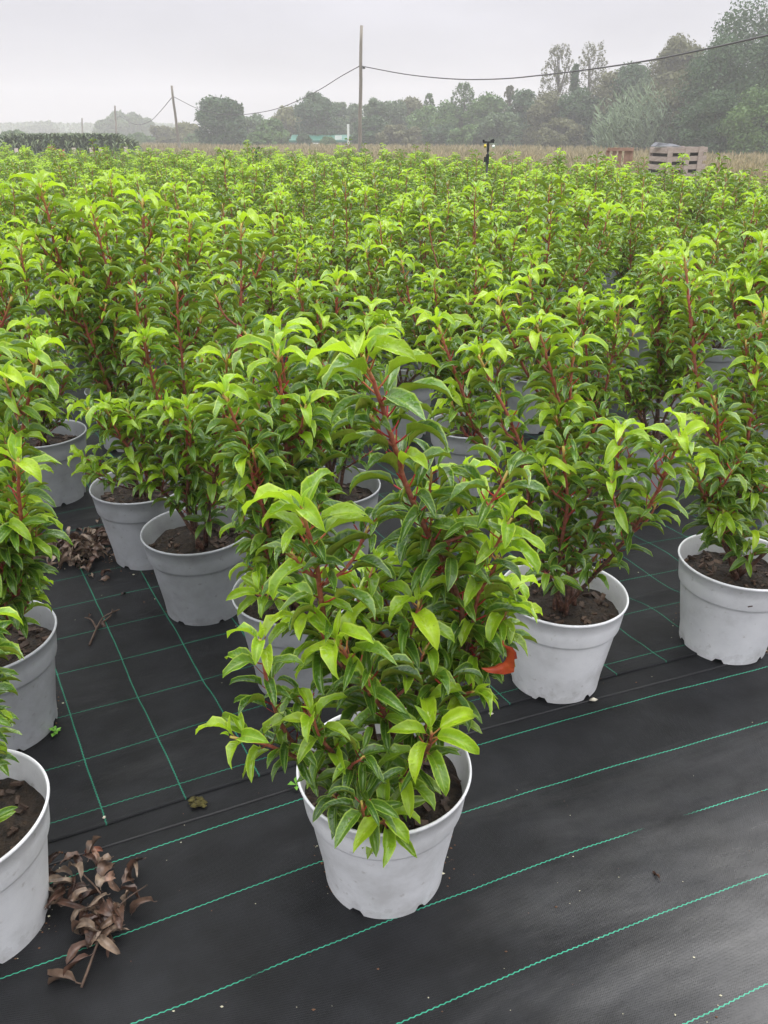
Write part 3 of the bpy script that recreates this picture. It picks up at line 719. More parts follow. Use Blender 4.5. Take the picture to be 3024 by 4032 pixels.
MARKS = [(-60, "the left frame edge"), (25, "the bush behind the maize"), (115, "the red shrub"), (200, "the two farthest thin poles"), (290, "the right end of the maize"), (380, "the leaning pole"), (465, "the dense dark tree"), (575, "the small far sprinkler"),
         (690, "the green-roofed shed"), (778, "the tall middle pole"), (870, "the trees right of the tall pole"), (985, "the small dark hut"), (1055, "the near black sprinkler"), (1140, "the gap right of the sprinkler"), (1245, "the pair of feathery poplars"), (1340, "the rusty-brown pallet"), (1465, "the wooden crate"), (1580, "the biggest tree"), (1700, "the right frame edge")]
rank = {}
def bed_label(x, y):
    F_ = y * CP + (CAM_H - .6) * SP; xd = (1512 + F_SRC * x / F_) / K
    mk = min(MARKS, key=lambda q: abs(q[0] - xd))[1]; rank[mk] = rank.get(mk, -1) + 1
    return "laurel in line with %s, %s back in the bed" % (mk, ORD[min(rank[mk], 38)])
for i, (x, y) in enumerate(spots[:LIM]):
    sm, lm, lo, _, _ = PROT[rg.randrange(14)]
    tall = 1.0 + (rg.uniform(.12, .32) if rg.random() < .08 else rg.uniform(-.1, .08))
    tall *= 1.0 if y < 4.5 else (.97 if y < 7 else (.87 if x > 2.6 else .95 + rg.uniform(-.08, .08)))
    if 7.2 < y < 9.2 and 1.35 < x < 2.5 and i % 2 == 0: tall = 1.12
    t = base_plant(x, y, bed_label(x, y), y < 4.5, rg.uniform(0, 6.28), i=i, z=.012)
    s1 = link("stem", sm, t); f1 = link("foliage", (lo or lm) if y > 6.5 else lm, t, kind='stuff')
    s1.scale = f1.scale = (rg.uniform(.95, 1.1), rg.uniform(.95, 1.1), tall)
    s1.location.z = f1.location.z = .185 * (1 - tall)
rest = spots[LIM:]
if rest:
    V_, F_, UV_, MI_, AG_, TI_ = [], [], [], [], [], []; off = 0
    g2 = Geo(); g3 = Geo()
    pv = np.array([v.co[:] for v in POT_LO.vertices]); pf = [tuple(q.vertices) for q in POT_LO.polygons]
    for (x, y) in rest:
        _, _, _, tubes, leaves = PROT[rg.randrange(14)]
        a = rg.uniform(0, 6.28); ca, sa = math.cos(a), math.sin(a); tall = 1.0 + (rg.uniform(.12, .32) if rg.random() < .1 else rg.uniform(-.1, .1)); tall *= .96
        R_ = np.array([[ca, -sa, 0, x], [sa, ca, 0, y], [0, 0, tall, .19 * (1 - tall)], [0, 0, 0, 1]])
        for M, key, idx in leaves:
            if M[2, 3] < .42 and rg.random() < .6: continue
            v, f, uv, mi, ag = T_LO[key][idx]; Mx = R_ @ M
            V_.append(v @ Mx[:3, :3].T + Mx[:3, 3]); F_.append(f + off); UV_.append(uv); MI_.append(mi); AG_.append(np.full(len(v), ag)); TI_.append(np.full(len(v), rg.random())); off += len(v)
        for P_, Rr, Y_ in tubes[:8]:
            Ph = np.c_[P_, np.ones(len(P_))] @ R_.T; g2.tube(Ph[::2, :3] if len(Ph) > 8 else Ph[:, :3], Rr[::2] if len(Ph) > 8 else Rr, 3, a=Y_[::2] if len(Ph) > 8 else Y_)
        g3.add(pv + np.array([x, y, .012]), pf)
    root = empty("potted_shrubs", (0, 0, 0), "farthest rows of potted laurels merging into one green mass at the end of the bed", "potted shrubs")
    root['kind'] = 'stuff'
    link("foliage", make_mesh("foliage", np.concatenate(V_), np.concatenate(F_), [M_LEAF, M_PET], uv=np.concatenate(UV_), attrs={'age': np.concatenate(AG_), 'tint': np.concatenate(TI_)}, midx=np.concatenate(MI_), smooth=True), root, kind='stuff')
    link("stems", g2.mesh("stems", [M_STEM], True, attr='young'), root, kind='stuff')
    link("pots", g3.mesh("pots", [M_POT], True), root, kind='stuff')

# ------------------------------------------------------------------ dead leaves and litter
m, n, l, p = new_mat("dead_leaf"); M_DEAD = m
oi = N(n, "ShaderNodeObjectInfo"); ti = N(n, "ShaderNodeAttribute", attribute_name='tint').outputs['Fac']
v = math_node(n, l, 'FRACT', math_node(n, l, 'ADD', oi.outputs['Random'], ti))
t = N(n, "ShaderNodeTexCoord"); z = N(n, "ShaderNodeTexNoise", inp={'Scale': 60.0, 'Detail': 5.0}); l.new(t.outputs['Object'], z.inputs[0])
r1 = ramp_node(n, [(0.0, (0.035, 0.018, 0.012)), (0.4, (0.085, 0.046, 0.030)), (0.7, (0.17, 0.125, 0.085)), (0.88, (0.25, 0.20, 0.145)), (1.0, (0.20, 0.05, 0.02))]); l.new(v, r1.inputs[0])
r2 = ramp_node(n, [(0.35, (0.45, 0.42, 0.42)), (0.6, (1.15, 1.1, 1.1))]); l.new(z.outputs[0], r2.inputs[0])
l.new(mixc(n, l, 1.0, r1.outputs[0], r2.outputs[0], 'MULTIPLY'), p.inputs['Base Color']); p.inputs['Roughness'].default_value = 0.45
DEADT = []
RR = random.Random(8)
for i in range(8):
    DEADT.append(leaf_template(0.062, RR.uniform(.34, .44), RR.uniform(10, 60), RR.uniform(-110, -10), RR.uniform(25, 75), RR.uniform(.15, .3), RR.uniform(1, 2.4), RR.uniform(0, 6), RR.uniform(-80, 80), 0, .008, 10, 8, 4, 3))
DEAD = [make_mesh("leaf", V, F, [M_DEAD, M_DEAD], uv=UV, attrs={'tint': np.full(len(V), i / 8)}, midx=MI, smooth=True) for i, (V, F, UV, MI, ag) in enumerate(DEADT)]
M_TWIG = noisy_mat("dry_twig", (0.03, 0.018, 0.013), (0.12, 0.075, 0.05), 60, 0.7, 0.4)
tw0 = on_ground(180, 2140); tz = mat_height(tw0.x, tw0.y) + .003
cut = empty("withered_twig", (tw0.x, tw0.y, tz), "withered twig with curled brown leaves lying against the lower left pot", "dead twig")
wpts = [on_ground(180, 2148), on_ground(205, 2090), on_ground(235, 2010), on_ground(225, 1965), on_ground(190, 1925), on_ground(160, 1895)]
lp = [(w.x - tw0.x, w.y - tw0.y, .006 + .022 * min(1, i / 3)) for i, w in enumerate(wpts)]
g = Geo(); PPt = smooth_path(lp, 24); g.tube(PPt, np.linspace(.0022, .0010, 24), 6)
g.tube(smooth_path([PPt[9], PPt[9] + np.array([.03, .02, .02]), PPt[9] + np.array([.055, .05, .015])], 8), .001, 5)
link("stem", g.mesh("stem", [M_TWIG], True), cut)
for i in range(76):
    u = RR.uniform(.28, 1.0); b = PPt[int(u * 23)]; az = RR.uniform(0, 6.28)
    o = link("leaf", DEAD[i % 8], cut); s_ = RR.uniform(.42, .85)
    sc_ = .072 if u > .45 else .012
    o.location = (b[0] + RR.gauss(0, sc_ * .55), b[1] + RR.gauss(0, sc_ * .5), b[2] * RR.uniform(.1, .9) + RR.uniform(0, .012)); o.rotation_euler = (RR.uniform(-.6, .6), RR.uniform(-.3, .3), az); o.scale = (s_, s_, s_)
def dead_leaf(xd, yd, label, i, s_=1.0, rz=0.0):
    g0 = on_ground(xd, yd); o = link("dead_leaf", DEAD[i], None, (g0.x, g0.y, mat_height(g0.x, g0.y) + .004), label, "dead leaf"); o.rotation_euler = (0.1, 0.15, rz); o.scale = (s_,) * 3
dead_leaf(178, 2135, "flat red-brown dead leaf lying beside the end of the withered twig", 7, 1.15, 2.9)
dead_leaf(1425, 1912, "tiny curled brown leaf alone on the wet black cloth at the right", 2, .4, 2.0)
dead_leaf(215, 1262, "small dark brown leaf just in front of the back heap of dead leaves", 4, .6, .4)
dead_leaf(262, 1296, "small brown leaf curl midway between the leaf heap and the dark twig", 1, .35, 1.2)
# heap of rotting leaves further back
V_, F_, TI_ = [], [], []; off = 0
hc = on_ground(178, 1205)
for i in range(230):
    a, r_ = RR.uniform(0, 6.28), abs(RR.gauss(0, 1)) 
    x, y = hc.x + .075 * r_ * math.cos(a), hc.y + .085 * r_ * math.sin(a)
    if math.hypot(x + .71, y - 2.05) < .125: continue
    v, f, uv, mi, ag = DEADT[i % 8]; s_ = RR.uniform(.45, .9)
    M = (Matrix.Rotation(RR.uniform(0, 6.28), 3, 'Z') @ Matrix.Rotation(RR.uniform(-.9, .9), 3, 'X') @ Matrix.Rotation(RR.uniform(-.5, .5), 3, 'Y'))
    V_.append(v @ (np.array(M) * s_).T + np.array([x, y, .012 + .045 * math.exp(-(r_ ** 2)) * RR.random() + .004])); F_.append(f + off); TI_.append(np.full(len(v), RR.random() * .55)); off += len(v)
link("dead_leaf_heap", make_mesh("dead_leaf_heap", np.concatenate(V_), np.concatenate(F_), [M_DEAD], attrs={'tint': np.concatenate(TI_)}, smooth=True), label="heap of dark wet dead leaves on the cloth beside a back left pot", kind='stuff')
# small dark twig
tb = on_ground(205, 1395); g = Geo(); zt = mat_height(tb.x, tb.y) + .003
for q in ([(195, 1405), (212, 1370), (228, 1348), (262, 1335)], [(212, 1370), (200, 1352), (186, 1350)], [(222, 1356), (240, 1345), (246, 1332)]):
    pp = [on_ground(*c) for c in q]; g.tube(smooth_path([(c.x - tb.x, c.y - tb.y, .002 + .004 * k_) for k_, c in enumerate(pp)], 9), np.linspace(.003, .0015, 9), 5)
tw = empty("dry_twig", (tb.x, tb.y, zt), "small dark forked twig lying on the green grid lines at the left", "twig")
link("stem", g.mesh("stem", [M_TWIG], True), tw)
for q in ((190, 1350), (225, 1352), (240, 1340)):
    c = on_ground(*q); o = link("leaf", DEAD[int(q[0]) % 8], tw, (c.x - tb.x, c.y - tb.y, .004)); o.scale = (.45,) * 3; o.rotation_euler = (.5, .2, q[0])
# clod of moss
mc = on_ground(432, 1742); rs = np.random.RandomState(4); g = Geo()
M_MOSS = noisy_mat("moss_clod", (0.05, 0.04, 0.012), (0.16, 0.14, 0.035), 90, 0.9, 0.9)
for i in range(16):
    c = (rs.randn() * .011, rs.randn() * .006, .003 + rs.rand() * .006); s_ = .004 + rs.rand() * .006
    ico = [(0, 0, 1), (.9, 0, .3), (.3, .85, .3), (-.7, .5, .3), (-.7, -.5, .3), (.3, -.85, .3), (0, 0, -.6)]
    g.add([(c[0] + s_ * a * (1 + .3 * rs.randn()), c[1] + s_ * b, max(0, c[2] + s_ * .7 * d)) for a, b, d in ico], [(0, 1, 2), (0, 2, 3), (0, 3, 4), (0, 4, 5), (0, 5, 1), (6, 2, 1), (6, 3, 2), (6, 4, 3), (6, 5, 4), (6, 1, 5)])
link("moss_clod", g.mesh("moss_clod", [M_MOSS], True), None, (mc.x, mc.y, mat_height(mc.x, mc.y)), "yellow-brown clod of moss on the cloth near the seam", "moss clod")
# pale stones
M_STONE = noisy_mat("pale_stone", (0.5, 0.46, 0.36), (0.68, 0.64, 0.52), 40, 0.6, 0.1)
def pebble(s_, rs): 
    g = Geo(); ico = [(0, 0, .8), (1, 0, .1), (.31, .95, .1), (-.81, .59, .1), (-.81, -.59, .1), (.31, -.95, .1), (0, 0, -.5)]
    g.add([(s_ * a * (1 + .25 * rs.randn()), s_ * b * .7, s_ * c) for a, b, c in ico], [(0, 1, 2), (0, 2, 3), (0, 3, 4), (0, 4, 5), (0, 5, 1), (6, 2, 1), (6, 3, 2), (6, 4, 3), (6, 5, 4), (6, 1, 5)]); return g
for (xd, yd, s_, lab) in ((1281, 1518, .0085, "pale stone tucked against the foot of the mottled right pot"), (1060, 1546, .0065, "small pale stone left of the mottled right pot"), (227, 1776, .005, "pale splinter of stone at the end of a green grid line near the seam")):
    c = on_ground(xd, yd); link("pebble", pebble(s_, rs).mesh("pebble", [M_STONE], True), None, (c.x, c.y, mat_height(c.x, c.y) + s_ * .4), lab, "pebble")
# crumbs scattered all over
g = Geo(); tintl = []
M_CR1 = noisy_mat("crumb_pale", (0.35, 0.32, 0.22), (0.6, 0.58, 0.42), 200, 0.7, 0); M_CR2 = noisy_mat("crumb_brown", (0.03, 0.02, 0.012), (0.20, 0.09, 0.04), 100, 0.8, 0)
def crumb(x, y, s_, mi):
    z = mat_height(x, y) + s_ * .4
    g.add([(x + s_ * a * (1 + .4 * rs.randn()), y + s_ * b, z + s_ * c) for a, b, c in ((1, 0, 0), (0, .8, 0), (-1, 0, 0), (0, -.8, 0), (0, 0, .7), (0, 0, -.5))], [(0, 1, 4), (1, 2, 4), (2, 3, 4), (3, 0, 4), (1, 0, 5), (2, 1, 5), (3, 2, 5), (0, 3, 5)], mi)
for i in range(300):
    y = .45 + rs.rand() ** 1.3 * 2.2; x = (rs.rand() * 2 - 1) * (.55 * y + .35); crumb(x, y, .0009 + .0016 * rs.rand() ** 3, int(rs.rand() < .4))
for cx, cy, rr_ in [(0, .965, .112), (.405, 1.5, .112), (.865, 1.65, .112), (-.49, 1.81, .112), (-.655, .86, .112), (-.83, 1.33, .112), (-.71, 2.05, .118), (-.2, 1.49, .112)]:
    for i in range(120):
        a = rs.rand() * 6.28; r_ = rr_ - .006 + abs(rs.randn()) * .012; crumb(cx + r_ * math.cos(a), cy + r_ * math.sin(a), .001 + .002 * rs.rand() ** 2, int(rs.rand() < .85))
link("crumbs", g.mesh("crumbs", [M_CR1, M_CR2]), label="tiny pale and brown crumbs scattered over the black cloth", kind='stuff')
# little weeds
M_WEED = noisy_mat("weed_green", (0.10, 0.28, 0.03), (0.2, 0.42, 0.05), 100, 0.5, 0)
for (xd, yd, k_, lab) in ((122, 1592, 7, "tiny green weed growing at the foot of the blue-grey pot on the left"), (641, 1708, 4, "tiny four-leaved seedling on the cloth left of the big front pot"), (545, 1395, 8, "small weed between the mid-grey pot and the one behind the front plant"), (420, 1010, 5, "small weed by the fallen leaves in the second row")):
    c = on_ground(xd, yd); g = Geo()
    for i in range(k_):
        a = i * 6.283 / k_ + rs.rand() * .4; ln = .010 + rs.rand() * .008; d = np.array([math.cos(a), math.sin(a), 0]); s2 = np.array([-d[1], d[0], 0]); h = .004 + rs.rand() * .012
        g.add([(0, 0, h * .4), d * ln * .5 + s2 * ln * .3 + (0, 0, h), d * ln + (0, 0, h * .9), d * ln * .5 - s2 * ln * .3 + (0, 0, h)], [(0, 1, 2, 3)])
    g.tube([(0, 0, -.004), (0, 0, .008)], .0008, 4)
    link("seedling", g.mesh("seedling", [M_WEED]), None, (c.x, c.y, mat_height(c.x, c.y) + .003), lab, "seedling")
# brown leaf hanging on the front plant
bl = at(1084, 1375, .90); red_me = DEAD[7].copy(); red_me.materials.clear(); M_RED = noisy_mat("red_dead_leaf", (0.22, 0.02, 0.008), (0.42, 0.07, 0.02), 40, 0.4, 0.2); red_me.materials.append(M_RED); red_me.materials.append(M_RED); o = link("leaf", red_me, hero); o['label'] = "dead red-brown leaf hanging at the right"
o.location = (bl.x - B0[0], bl.y - B0[1], bl.z - hero.location.z); o.rotation_euler = (0.4, 1.5, .2); o.scale = (1.1,) * 3

# ------------------------------------------------------------------ sprinklers, crates
M_BLK = noisy_mat("black_plastic", (0.008, 0.008, 0.009), (0.02, 0.02, 0.022), 20, 0.5, 0)
M_YEL = noisy_mat("yellow_plastic", (0.5, 0.4, 0.03), (0.6, 0.45, 0.04), 20, 0.5, 0)
M_WHT = noisy_mat("white_plastic", (0.6, 0.65, 0.6), (0.75, 0.78, 0.75), 20, 0.5, 0)
def sprinkler(xd, yd, Y, label, k_=1.0):
    tpt = at(xd, yd, Y); h = tpt.z
    t = empty("sprinkler", (tpt.x, Y, 0), label, "sprinkler", "irrigation sprinklers standing in the bed")
    g = Geo(); g.tube([(0, 0, 0), (0, 0, h - .08)], .011 * k_, 8); link("riser", g.mesh("riser", [M_BLK], True), t)
    g = Geo(); g.tube([(0, 0, h - .22), (0, 0, h - .12)], .018 * k_, 8); g.box((-.025, 0, h - .17), (.025, .02, .05)); link("valve", g.mesh("valve", [M_BLK]), t)
    g = Geo(); g.tube([(0, 0, h - .09), (0, 0, h - .01)], .014 * k_, 8); g.box((0, 0, h - .005), (.12 * k_, .02, .016)); g.box((-.052 * k_, 0, h + .008), (.02, .02, .022)); g.box((.042 * k_, 0, h + .010), (.04, .025, .026), 0, 0, Matrix.Rotation(-.4, 3, 'Y'))
    hd = link("head", g.mesh("head", [M_BLK]), t)
    g = Geo(); g.tube([(-.035, -.02, h - .03), (-.035, -.035, h - .05)], .014 * k_, 8); link("nozzle", g.mesh("nozzle", [M_YEL]), hd)
    g = Geo(); g.tube([(.05, -.02, h - .04), (.055, -.035, h - .055)], .015 * k_, 8); link("nozzle", g.mesh("nozzle", [M_WHT]), hd)
sprinkler(1055, 306, 9.0, "black irrigation sprinkler on a riser above the plants, yellow and white nozzles")
sprinkler(553, 320, 17.0, "small far black sprinkler head poking above the back rows left of the tall pole", 1.3)
M_WOOD = noisy_mat("pallet_wood", (0.27, 0.22, 0.19), (0.45, 0.385, 0.345), 5, 0.8, 0.3, stretch=(1, 1, 4))
M_RUST = noisy_mat("rusty_wood", (0.20, 0.11, 0.075), (0.36, 0.23, 0.17), 6, 0.8, 0.3)
YC = 17.5
a_, b_ = at(1424, 318, YC), at(1514, 313, YC); wC = b_.x - a_.x; cxr = (a_.x + b_.x) / 2
crate = empty("wooden_crate", (cxr, YC, 0), "weathered pinkish wooden crate with slatted sides beyond the right of the bed", "crate")
crate.rotation_euler = (0, -.03, .12)
hC = a_.z
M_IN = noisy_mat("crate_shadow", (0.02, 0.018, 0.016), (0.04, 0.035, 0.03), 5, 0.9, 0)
def slat_obj(c, size, parent, name="slat", m=M_WOOD):
    g = Geo(); g.box((0, 0, 0), size); o = link(name, g.mesh(name, [m]), parent, c); return o
dC = .8
for k_ in range(6):
    zc = hC - .05 - k_ * .155
    for sy in (-1, 1): slat_obj((0, sy * dC / 2, zc), (wC, .022, .092), crate)
    for sx in (-1, 1): slat_obj((sx * (wC / 2 - .012), 0, zc), (.022, dC - .03, .092), crate)
for sx in (-1, 0, .78): 
    for sy in (-1, 1): slat_obj((sx * (wC / 2 - .06), sy * (dC / 2 + .024), hC / 2 - .0), (.10, .024, hC + .02), crate, "post")
slat_obj((0, 0, hC * .46), (wC - .08, dC - .1, hC * .9), crate, "shade_block", M_IN)  # dark block whose colour stands in for the shade behind the slats
tray = at(1440, 309, YC)
g = Geo(); g.add([(-.28, -.15, 0), (.28, -.15, 0), (.28, .15, 0), (-.28, .15, 0), (-.2, -.1, .07), (.1, -.1, .05), (.12, .1, .05), (-.2, .1, .08)], [(0, 1, 5, 4), (1, 2, 6, 5), (2, 3, 7, 6), (3, 0, 4, 7), (4, 5, 6, 7), (3, 2, 1, 0)])
link("tarp_bundle", g.mesh("tarp_bundle", [noisy_mat("tarp_grey", (0.03, 0.033, 0.036), (0.14, 0.15, 0.165), 4, 0.4, 0)]), None, (tray.x, YC, hC + .015), "low grey tarpaulin bundle lying on top of the wooden crate", "tarpaulin")
a_, b_ = at(1312, 319, 17.0), at(1368, 319, 17.0); wR = b_.x - a_.x
rack = empty("wooden_pallet", ((a_.x + b_.x) / 2, 17.0, 0), "rusty-brown upright pallet with narrow boards left of the wooden crate", "pallet")
slat_obj((0, -.03, a_.z - .03), (wR, .05, .06), rack, "rail", M_RUST); slat_obj((0, -.03, .25), (wR, .05, .06), rack, "rail", M_RUST)
for k_, fx in enumerate((-.46, -.2, .02, .3, .46)): slat_obj((fx * wR, .01, (a_.z - .04) / 2), (.07 if k_ != 3 else .11, .022, a_.z - .06), rack, "slat", M_RUST)

# ------------------------------------------------------------------ poles and cables
M_POLE = noisy_mat("pole_wood", (0.10, 0.09, 0.075), (0.30, 0.27, 0.22), 3, 0.85, 0.3, stretch=(1, 1, .15))
def pole(xt, yt, Y, r_, label, lean=0.0, xb=None):
    tp = at(xt, yt, Y); bx = tp.x if xb is None else at(xb, 330, Y).x
    t = empty("utility_pole", (bx, Y, 0), label, "utility pole", "poles carrying the overhead cable")
    g = Geo(); k_ = 9; g.tube([(lean_(bx, tp.x, i / (k_ - 1)) + .012 * math.sin(i * 1.7), 0, -.05 + (tp.z + .05) * i / (k_ - 1)) for i in range(k_)], np.linspace(r_ * 1.25, r_ * .9, k_), 10)
    link("shaft", g.mesh("shaft", [M_POLE], True), t)
    return t, tp
def lean_(a, b, u): return (b - a) * u
t1, tp1 = pole(780.5, 55, 40, .075, "tall weathered wooden pole rising in the middle above the bed", xb=776.5)
t2, tp2 = pole(370.5, 185, 60, .085, "leaning grey wooden pole left of centre, second tallest", xb=389)
t3, tp3 = pole(248, 228, 92, .10, "thin far pole rising in front of the misty round trees at the left", xb=254.5)
t4, tp4 = pole(177, 255, 125, .11, "farthest and smallest pole at the left above the maize", xb=181)
M_CABLE = noisy_mat("cable_grey", (0.03, 0.03, 0.03), (0.05, 0.05, 0.05), 2, 0.6, 0)
g = Geo(); c = at(786, 146, 39.95); g.box((c.x - t1.location.x, -.05, c.z), (.12, .10, .10)); link("insulator", g.mesh("insulator", [M_CABLE]), t1)
def cable(pts, r_, label):
    g = Geo(); P_ = smooth_path([at(*q) for q in pts], 60); o = P_[0].copy(); g.tube(P_ - o, r_, 5)
    link("overhead_cable", g.mesh("overhead_cable", [M_CABLE], True), None, tuple(o), label, "cable", "cables strung between the poles")
cable([(782, 143, 40), (880, 161, 36), (985, 171, 32.5), (1080, 170.5, 29.5), (1165, 163, 27), (1280, 149, 24), (1400, 131, 21.5), (1530, 105, 19), (1659, 76, 17), (1800, 42, 15)], .020, "sagging dark cable running from the tall pole across the trees to the upper right")
cable([(778, 142, 40), (735, 166, 44), (690, 194, 48), (640, 219, 51), (590, 237, 53), (530, 247, 55), (480, 247, 56.5), (430, 236, 58.5), (375, 209, 60)], .020, "cable sagging from the tall middle pole to the leaning left pole")
cable([(371, 211, 60), (345, 242, 66), (322, 263, 73), (290, 268, 81), (250, 245, 92)], .022, "cable sagging from the leaning pole down to the thin far pole")

# ------------------------------------------------------------------ fence posts, maize, buildings
M_FP = noisy_mat("fence_post_wood", (0.24, 0.20, 0.165), (0.42, 0.365, 0.31), 4, 0.85, 0.2)
fp = [(15, 321, "at the far left edge, thickest of the row"), (90, 322, "left of the red shrub"), (112, 326, "standing right in front of the red shrub"), (137, 320, "just right of the red shrub"), (176, 319, "below the farthest pole"), (217, 319, "between the farthest and the thin far pole"), (258, 318, "below the thin far pole"), (292, 322, "last on the right, before the leaning pole")]
for xd, yd, w_ in fp:
    tp = at(xd, yd, 27); g = Geo(); g.tube([(0, 0, -.05), (rs.randn() * .02, 0, tp.z)], [.075, .06], 8)
    link("fence_post", g.mesh("fence_post", [M_FP], True), None, (tp.x, 27 + rs.rand(), 0), "short pale wooden fence post " + w_, "fence post", "short posts along the maize")
# maize crop
rng = np.random.RandomState(21)
k_ = 6200; V_, TI_ = [], []
x0, x1 = at(-30, 300, 46).x, at(290, 300, 46).x
py_ = 40 + rng.rand(k_) * 9; px_ = (x0 + rng.rand(k_) * (x1 - x0)) * py_ / 46
topz = at(170, 301, 44).z
F_ = []
off = 0
for i in range(k_):
    ex = (px_[i] * 46 / py_[i] - x0) / (x1 - x0); tap = min(1, max(.55, .55 + ex * 2.6)) * min(1, max(.62, .62 + (1 - ex) * 3)); h = topz * tap * (.74 + .16 * rng.rand() + .14 * float(vnoise(px_[i] * .9, py_[i] * .7))); 
    for j in range(6):
        z0 = h * (.18 + .16 * j) ; a = rng.rand() * 6.28; d = np.array([math.cos(a), math.sin(a), 0]); s2 = np.array([-d[1], d[0], 0]) * .045
        b = np.array([px_[i], py_[i], z0]); V_ += [b - s2, b + s2, b + d * .22 + (0, 0, .24) + s2, b + d * .22 + (0, 0, .24) - s2, b + d * .5 + (0, 0, .05 if j < 5 else .35)]
        F_ += [(off, off + 1, off + 2, off + 3), (off + 3, off + 2, off + 4)]; off += 5; TI_ += [rng.rand()] * 5
    b = np.array([px_[i], py_[i], 0.]); V_ += [b - (.02, 0, 0), b + (.02, 0, 0), b + (.0, 0, h)]; F_.append((off, off + 1, off + 2)); off += 3; TI_ += [.3] * 3
link("maize_crop", make_mesh("maize_crop", np.array(V_), F_, [straw_mat("maize", (0.04, 0.075, 0.03), (0.15, 0.19, 0.08))], attrs={'tint': TI_}), label="dense block of dark green maize behind the fence posts", kind='stuff')
# long shed
M_GREEN = noisy_mat("green_sheet", (0.012, 0.11, 0.075), (0.02, 0.16, 0.11), 2, 0.5, 0)
M_WALL = noisy_mat("shed_wall", (0.16, 0.15, 0.13), (0.26, 0.24, 0.21), 1, 0.8, 0)
YS = 88; a_, b_ = at(625, 300, YS), at(757, 300, YS); ws = b_.x - a_.x; zt = at(690, 291, YS).z; ze = at(690, 303, YS).z
shed = empty("shed", ((a_.x + b_.x) / 2, YS, 0), "long low shed with a green roof in the mist before the trees", "shed")
g = Geo(); g.box((0, 3, ze / 2), (ws - .3, 6, ze)); link("wall", g.mesh("wall", [M_WALL]), shed)
g = Geo(); g.add([(-ws / 2, -.4, ze), (ws / 2, -.4, ze), (ws / 2, 3, zt), (-ws / 2, 3, zt), (-ws / 2, 6.4, ze), (ws / 2, 6.4, ze), (-ws / 2, -.4, ze - .2), (ws / 2, -.4, ze - .2)], [(0, 1, 2, 3), (3, 2, 5, 4), (6, 7, 1, 0)]); link("roof", g.mesh("roof", [M_GREEN]), shed)
g = Geo(); g.box((0, 0, 0), (.7, .08, 1.2)); link("door", g.mesh("door", [M_WHT]), shed, (at(731, 307, YS).x - shed.location.x, -.06, .7))
g = Geo(); g.box((0, 0, 0), (2.6, .08, .12)); link("gutter", g.mesh("gutter", [M_WHT]), shed, (at(690, 306, YS).x - shed.location.x, -.5, ze - .3))
c = at(752, 268, 86); g = Geo(); g.tube([(0, 0, 0), (0, 0, c.z)], .12, 8); link("post", g.mesh("post", [M_WHT]), None, (c.x, 86, 0), "pale thin post standing at the right end of the green-roofed shed", "post")
YS = 80; a_, b_ = at(965, 303, YS), at(1002, 303, YS); ws = b_.x - a_.x; zt = at(985, 300, YS).z
hut = empty("hut", ((a_.x + b_.x) / 2, YS, 0), "small dark hut with a rounded grey roof at the foot of the trees", "hut")
g = Geo(); g.box((0, 1, (zt - .3) / 2), (ws, 2, zt - .3)); link("wall", g.mesh("wall", [noisy_mat("hut_wall", (0.10, 0.06, 0.055), (0.16, 0.10, 0.09), 2, .8, 0)]), hut)
g = Geo(); K_ = 8; V = []
for i in range(K_ + 1):
    a = math.pi * i / K_; yy_, zz_ = 1 - 1.15 * math.cos(a), zt - .32 + .42 * math.sin(a); V += [(-ws / 2 - .1, yy_, zz_), (ws / 2 + .1, yy_, zz_)]
g.add(V, [(2 * i, 2 * i + 1, 2 * i + 3, 2 * i + 2) for i in range(K_)] + [tuple(2 * i for i in range(K_ + 1)), tuple(2 * i + 1 for i in range(K_ + 1))[::-1]]); link("roof", g.mesh("roof", [noisy_mat("hut_roof", (0.10, 0.11, 0.14), (0.17, 0.18, 0.22), 2, .5, 0)]), hut)

# ------------------------------------------------------------------ trees
def tree_mat(name, c1, c2):
    m, n, l, p = new_mat(name)
    a = N(n, "ShaderNodeAttribute", attribute_name='tint').outputs['Fac']
    r = ramp_node(n, [(0.0, c1), (1.0, c2)]); l.new(a, r.inputs[0]); l.new(r.outputs[0], p.inputs['Base Color']); p.inputs['Roughness'].default_value = 0.65
    tr = N(n, "ShaderNodeBsdfTranslucent"); l.new(r.outputs[0], tr.inputs[0]); ms = N(n, "ShaderNodeMixShader"); ms.inputs[0].default_value = .2
    l.new(p.outputs[0], ms.inputs[1]); l.new(tr.outputs[0], ms.inputs[2]); l.new(ms.outputs[0], n['Material Output'].inputs[0])
    return m
TM = {'dark': tree_mat("foliage_dark", (0.020, 0.058, 0.016), (0.065, 0.135, 0.040)), 'green': tree_mat("foliage_green", (0.042, 0.10, 0.018), (0.125, 0.225, 0.050)),
      'olive': tree_mat("foliage_olive", (0.070, 0.080, 0.026), (0.17, 0.175, 0.07)), 'yellow': tree_mat("foliage_yellow", (0.10, 0.12, 0.03), (0.22, 0.22, 0.08)),
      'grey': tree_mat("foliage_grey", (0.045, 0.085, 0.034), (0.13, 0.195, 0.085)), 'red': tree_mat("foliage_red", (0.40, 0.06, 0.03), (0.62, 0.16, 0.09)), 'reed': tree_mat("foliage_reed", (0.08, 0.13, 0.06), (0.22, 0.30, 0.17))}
M_BARK = noisy_mat("tree_bark", (0.05, 0.04, 0.03), (0.13, 0.11, 0.09), 3, 0.9, 0.3)
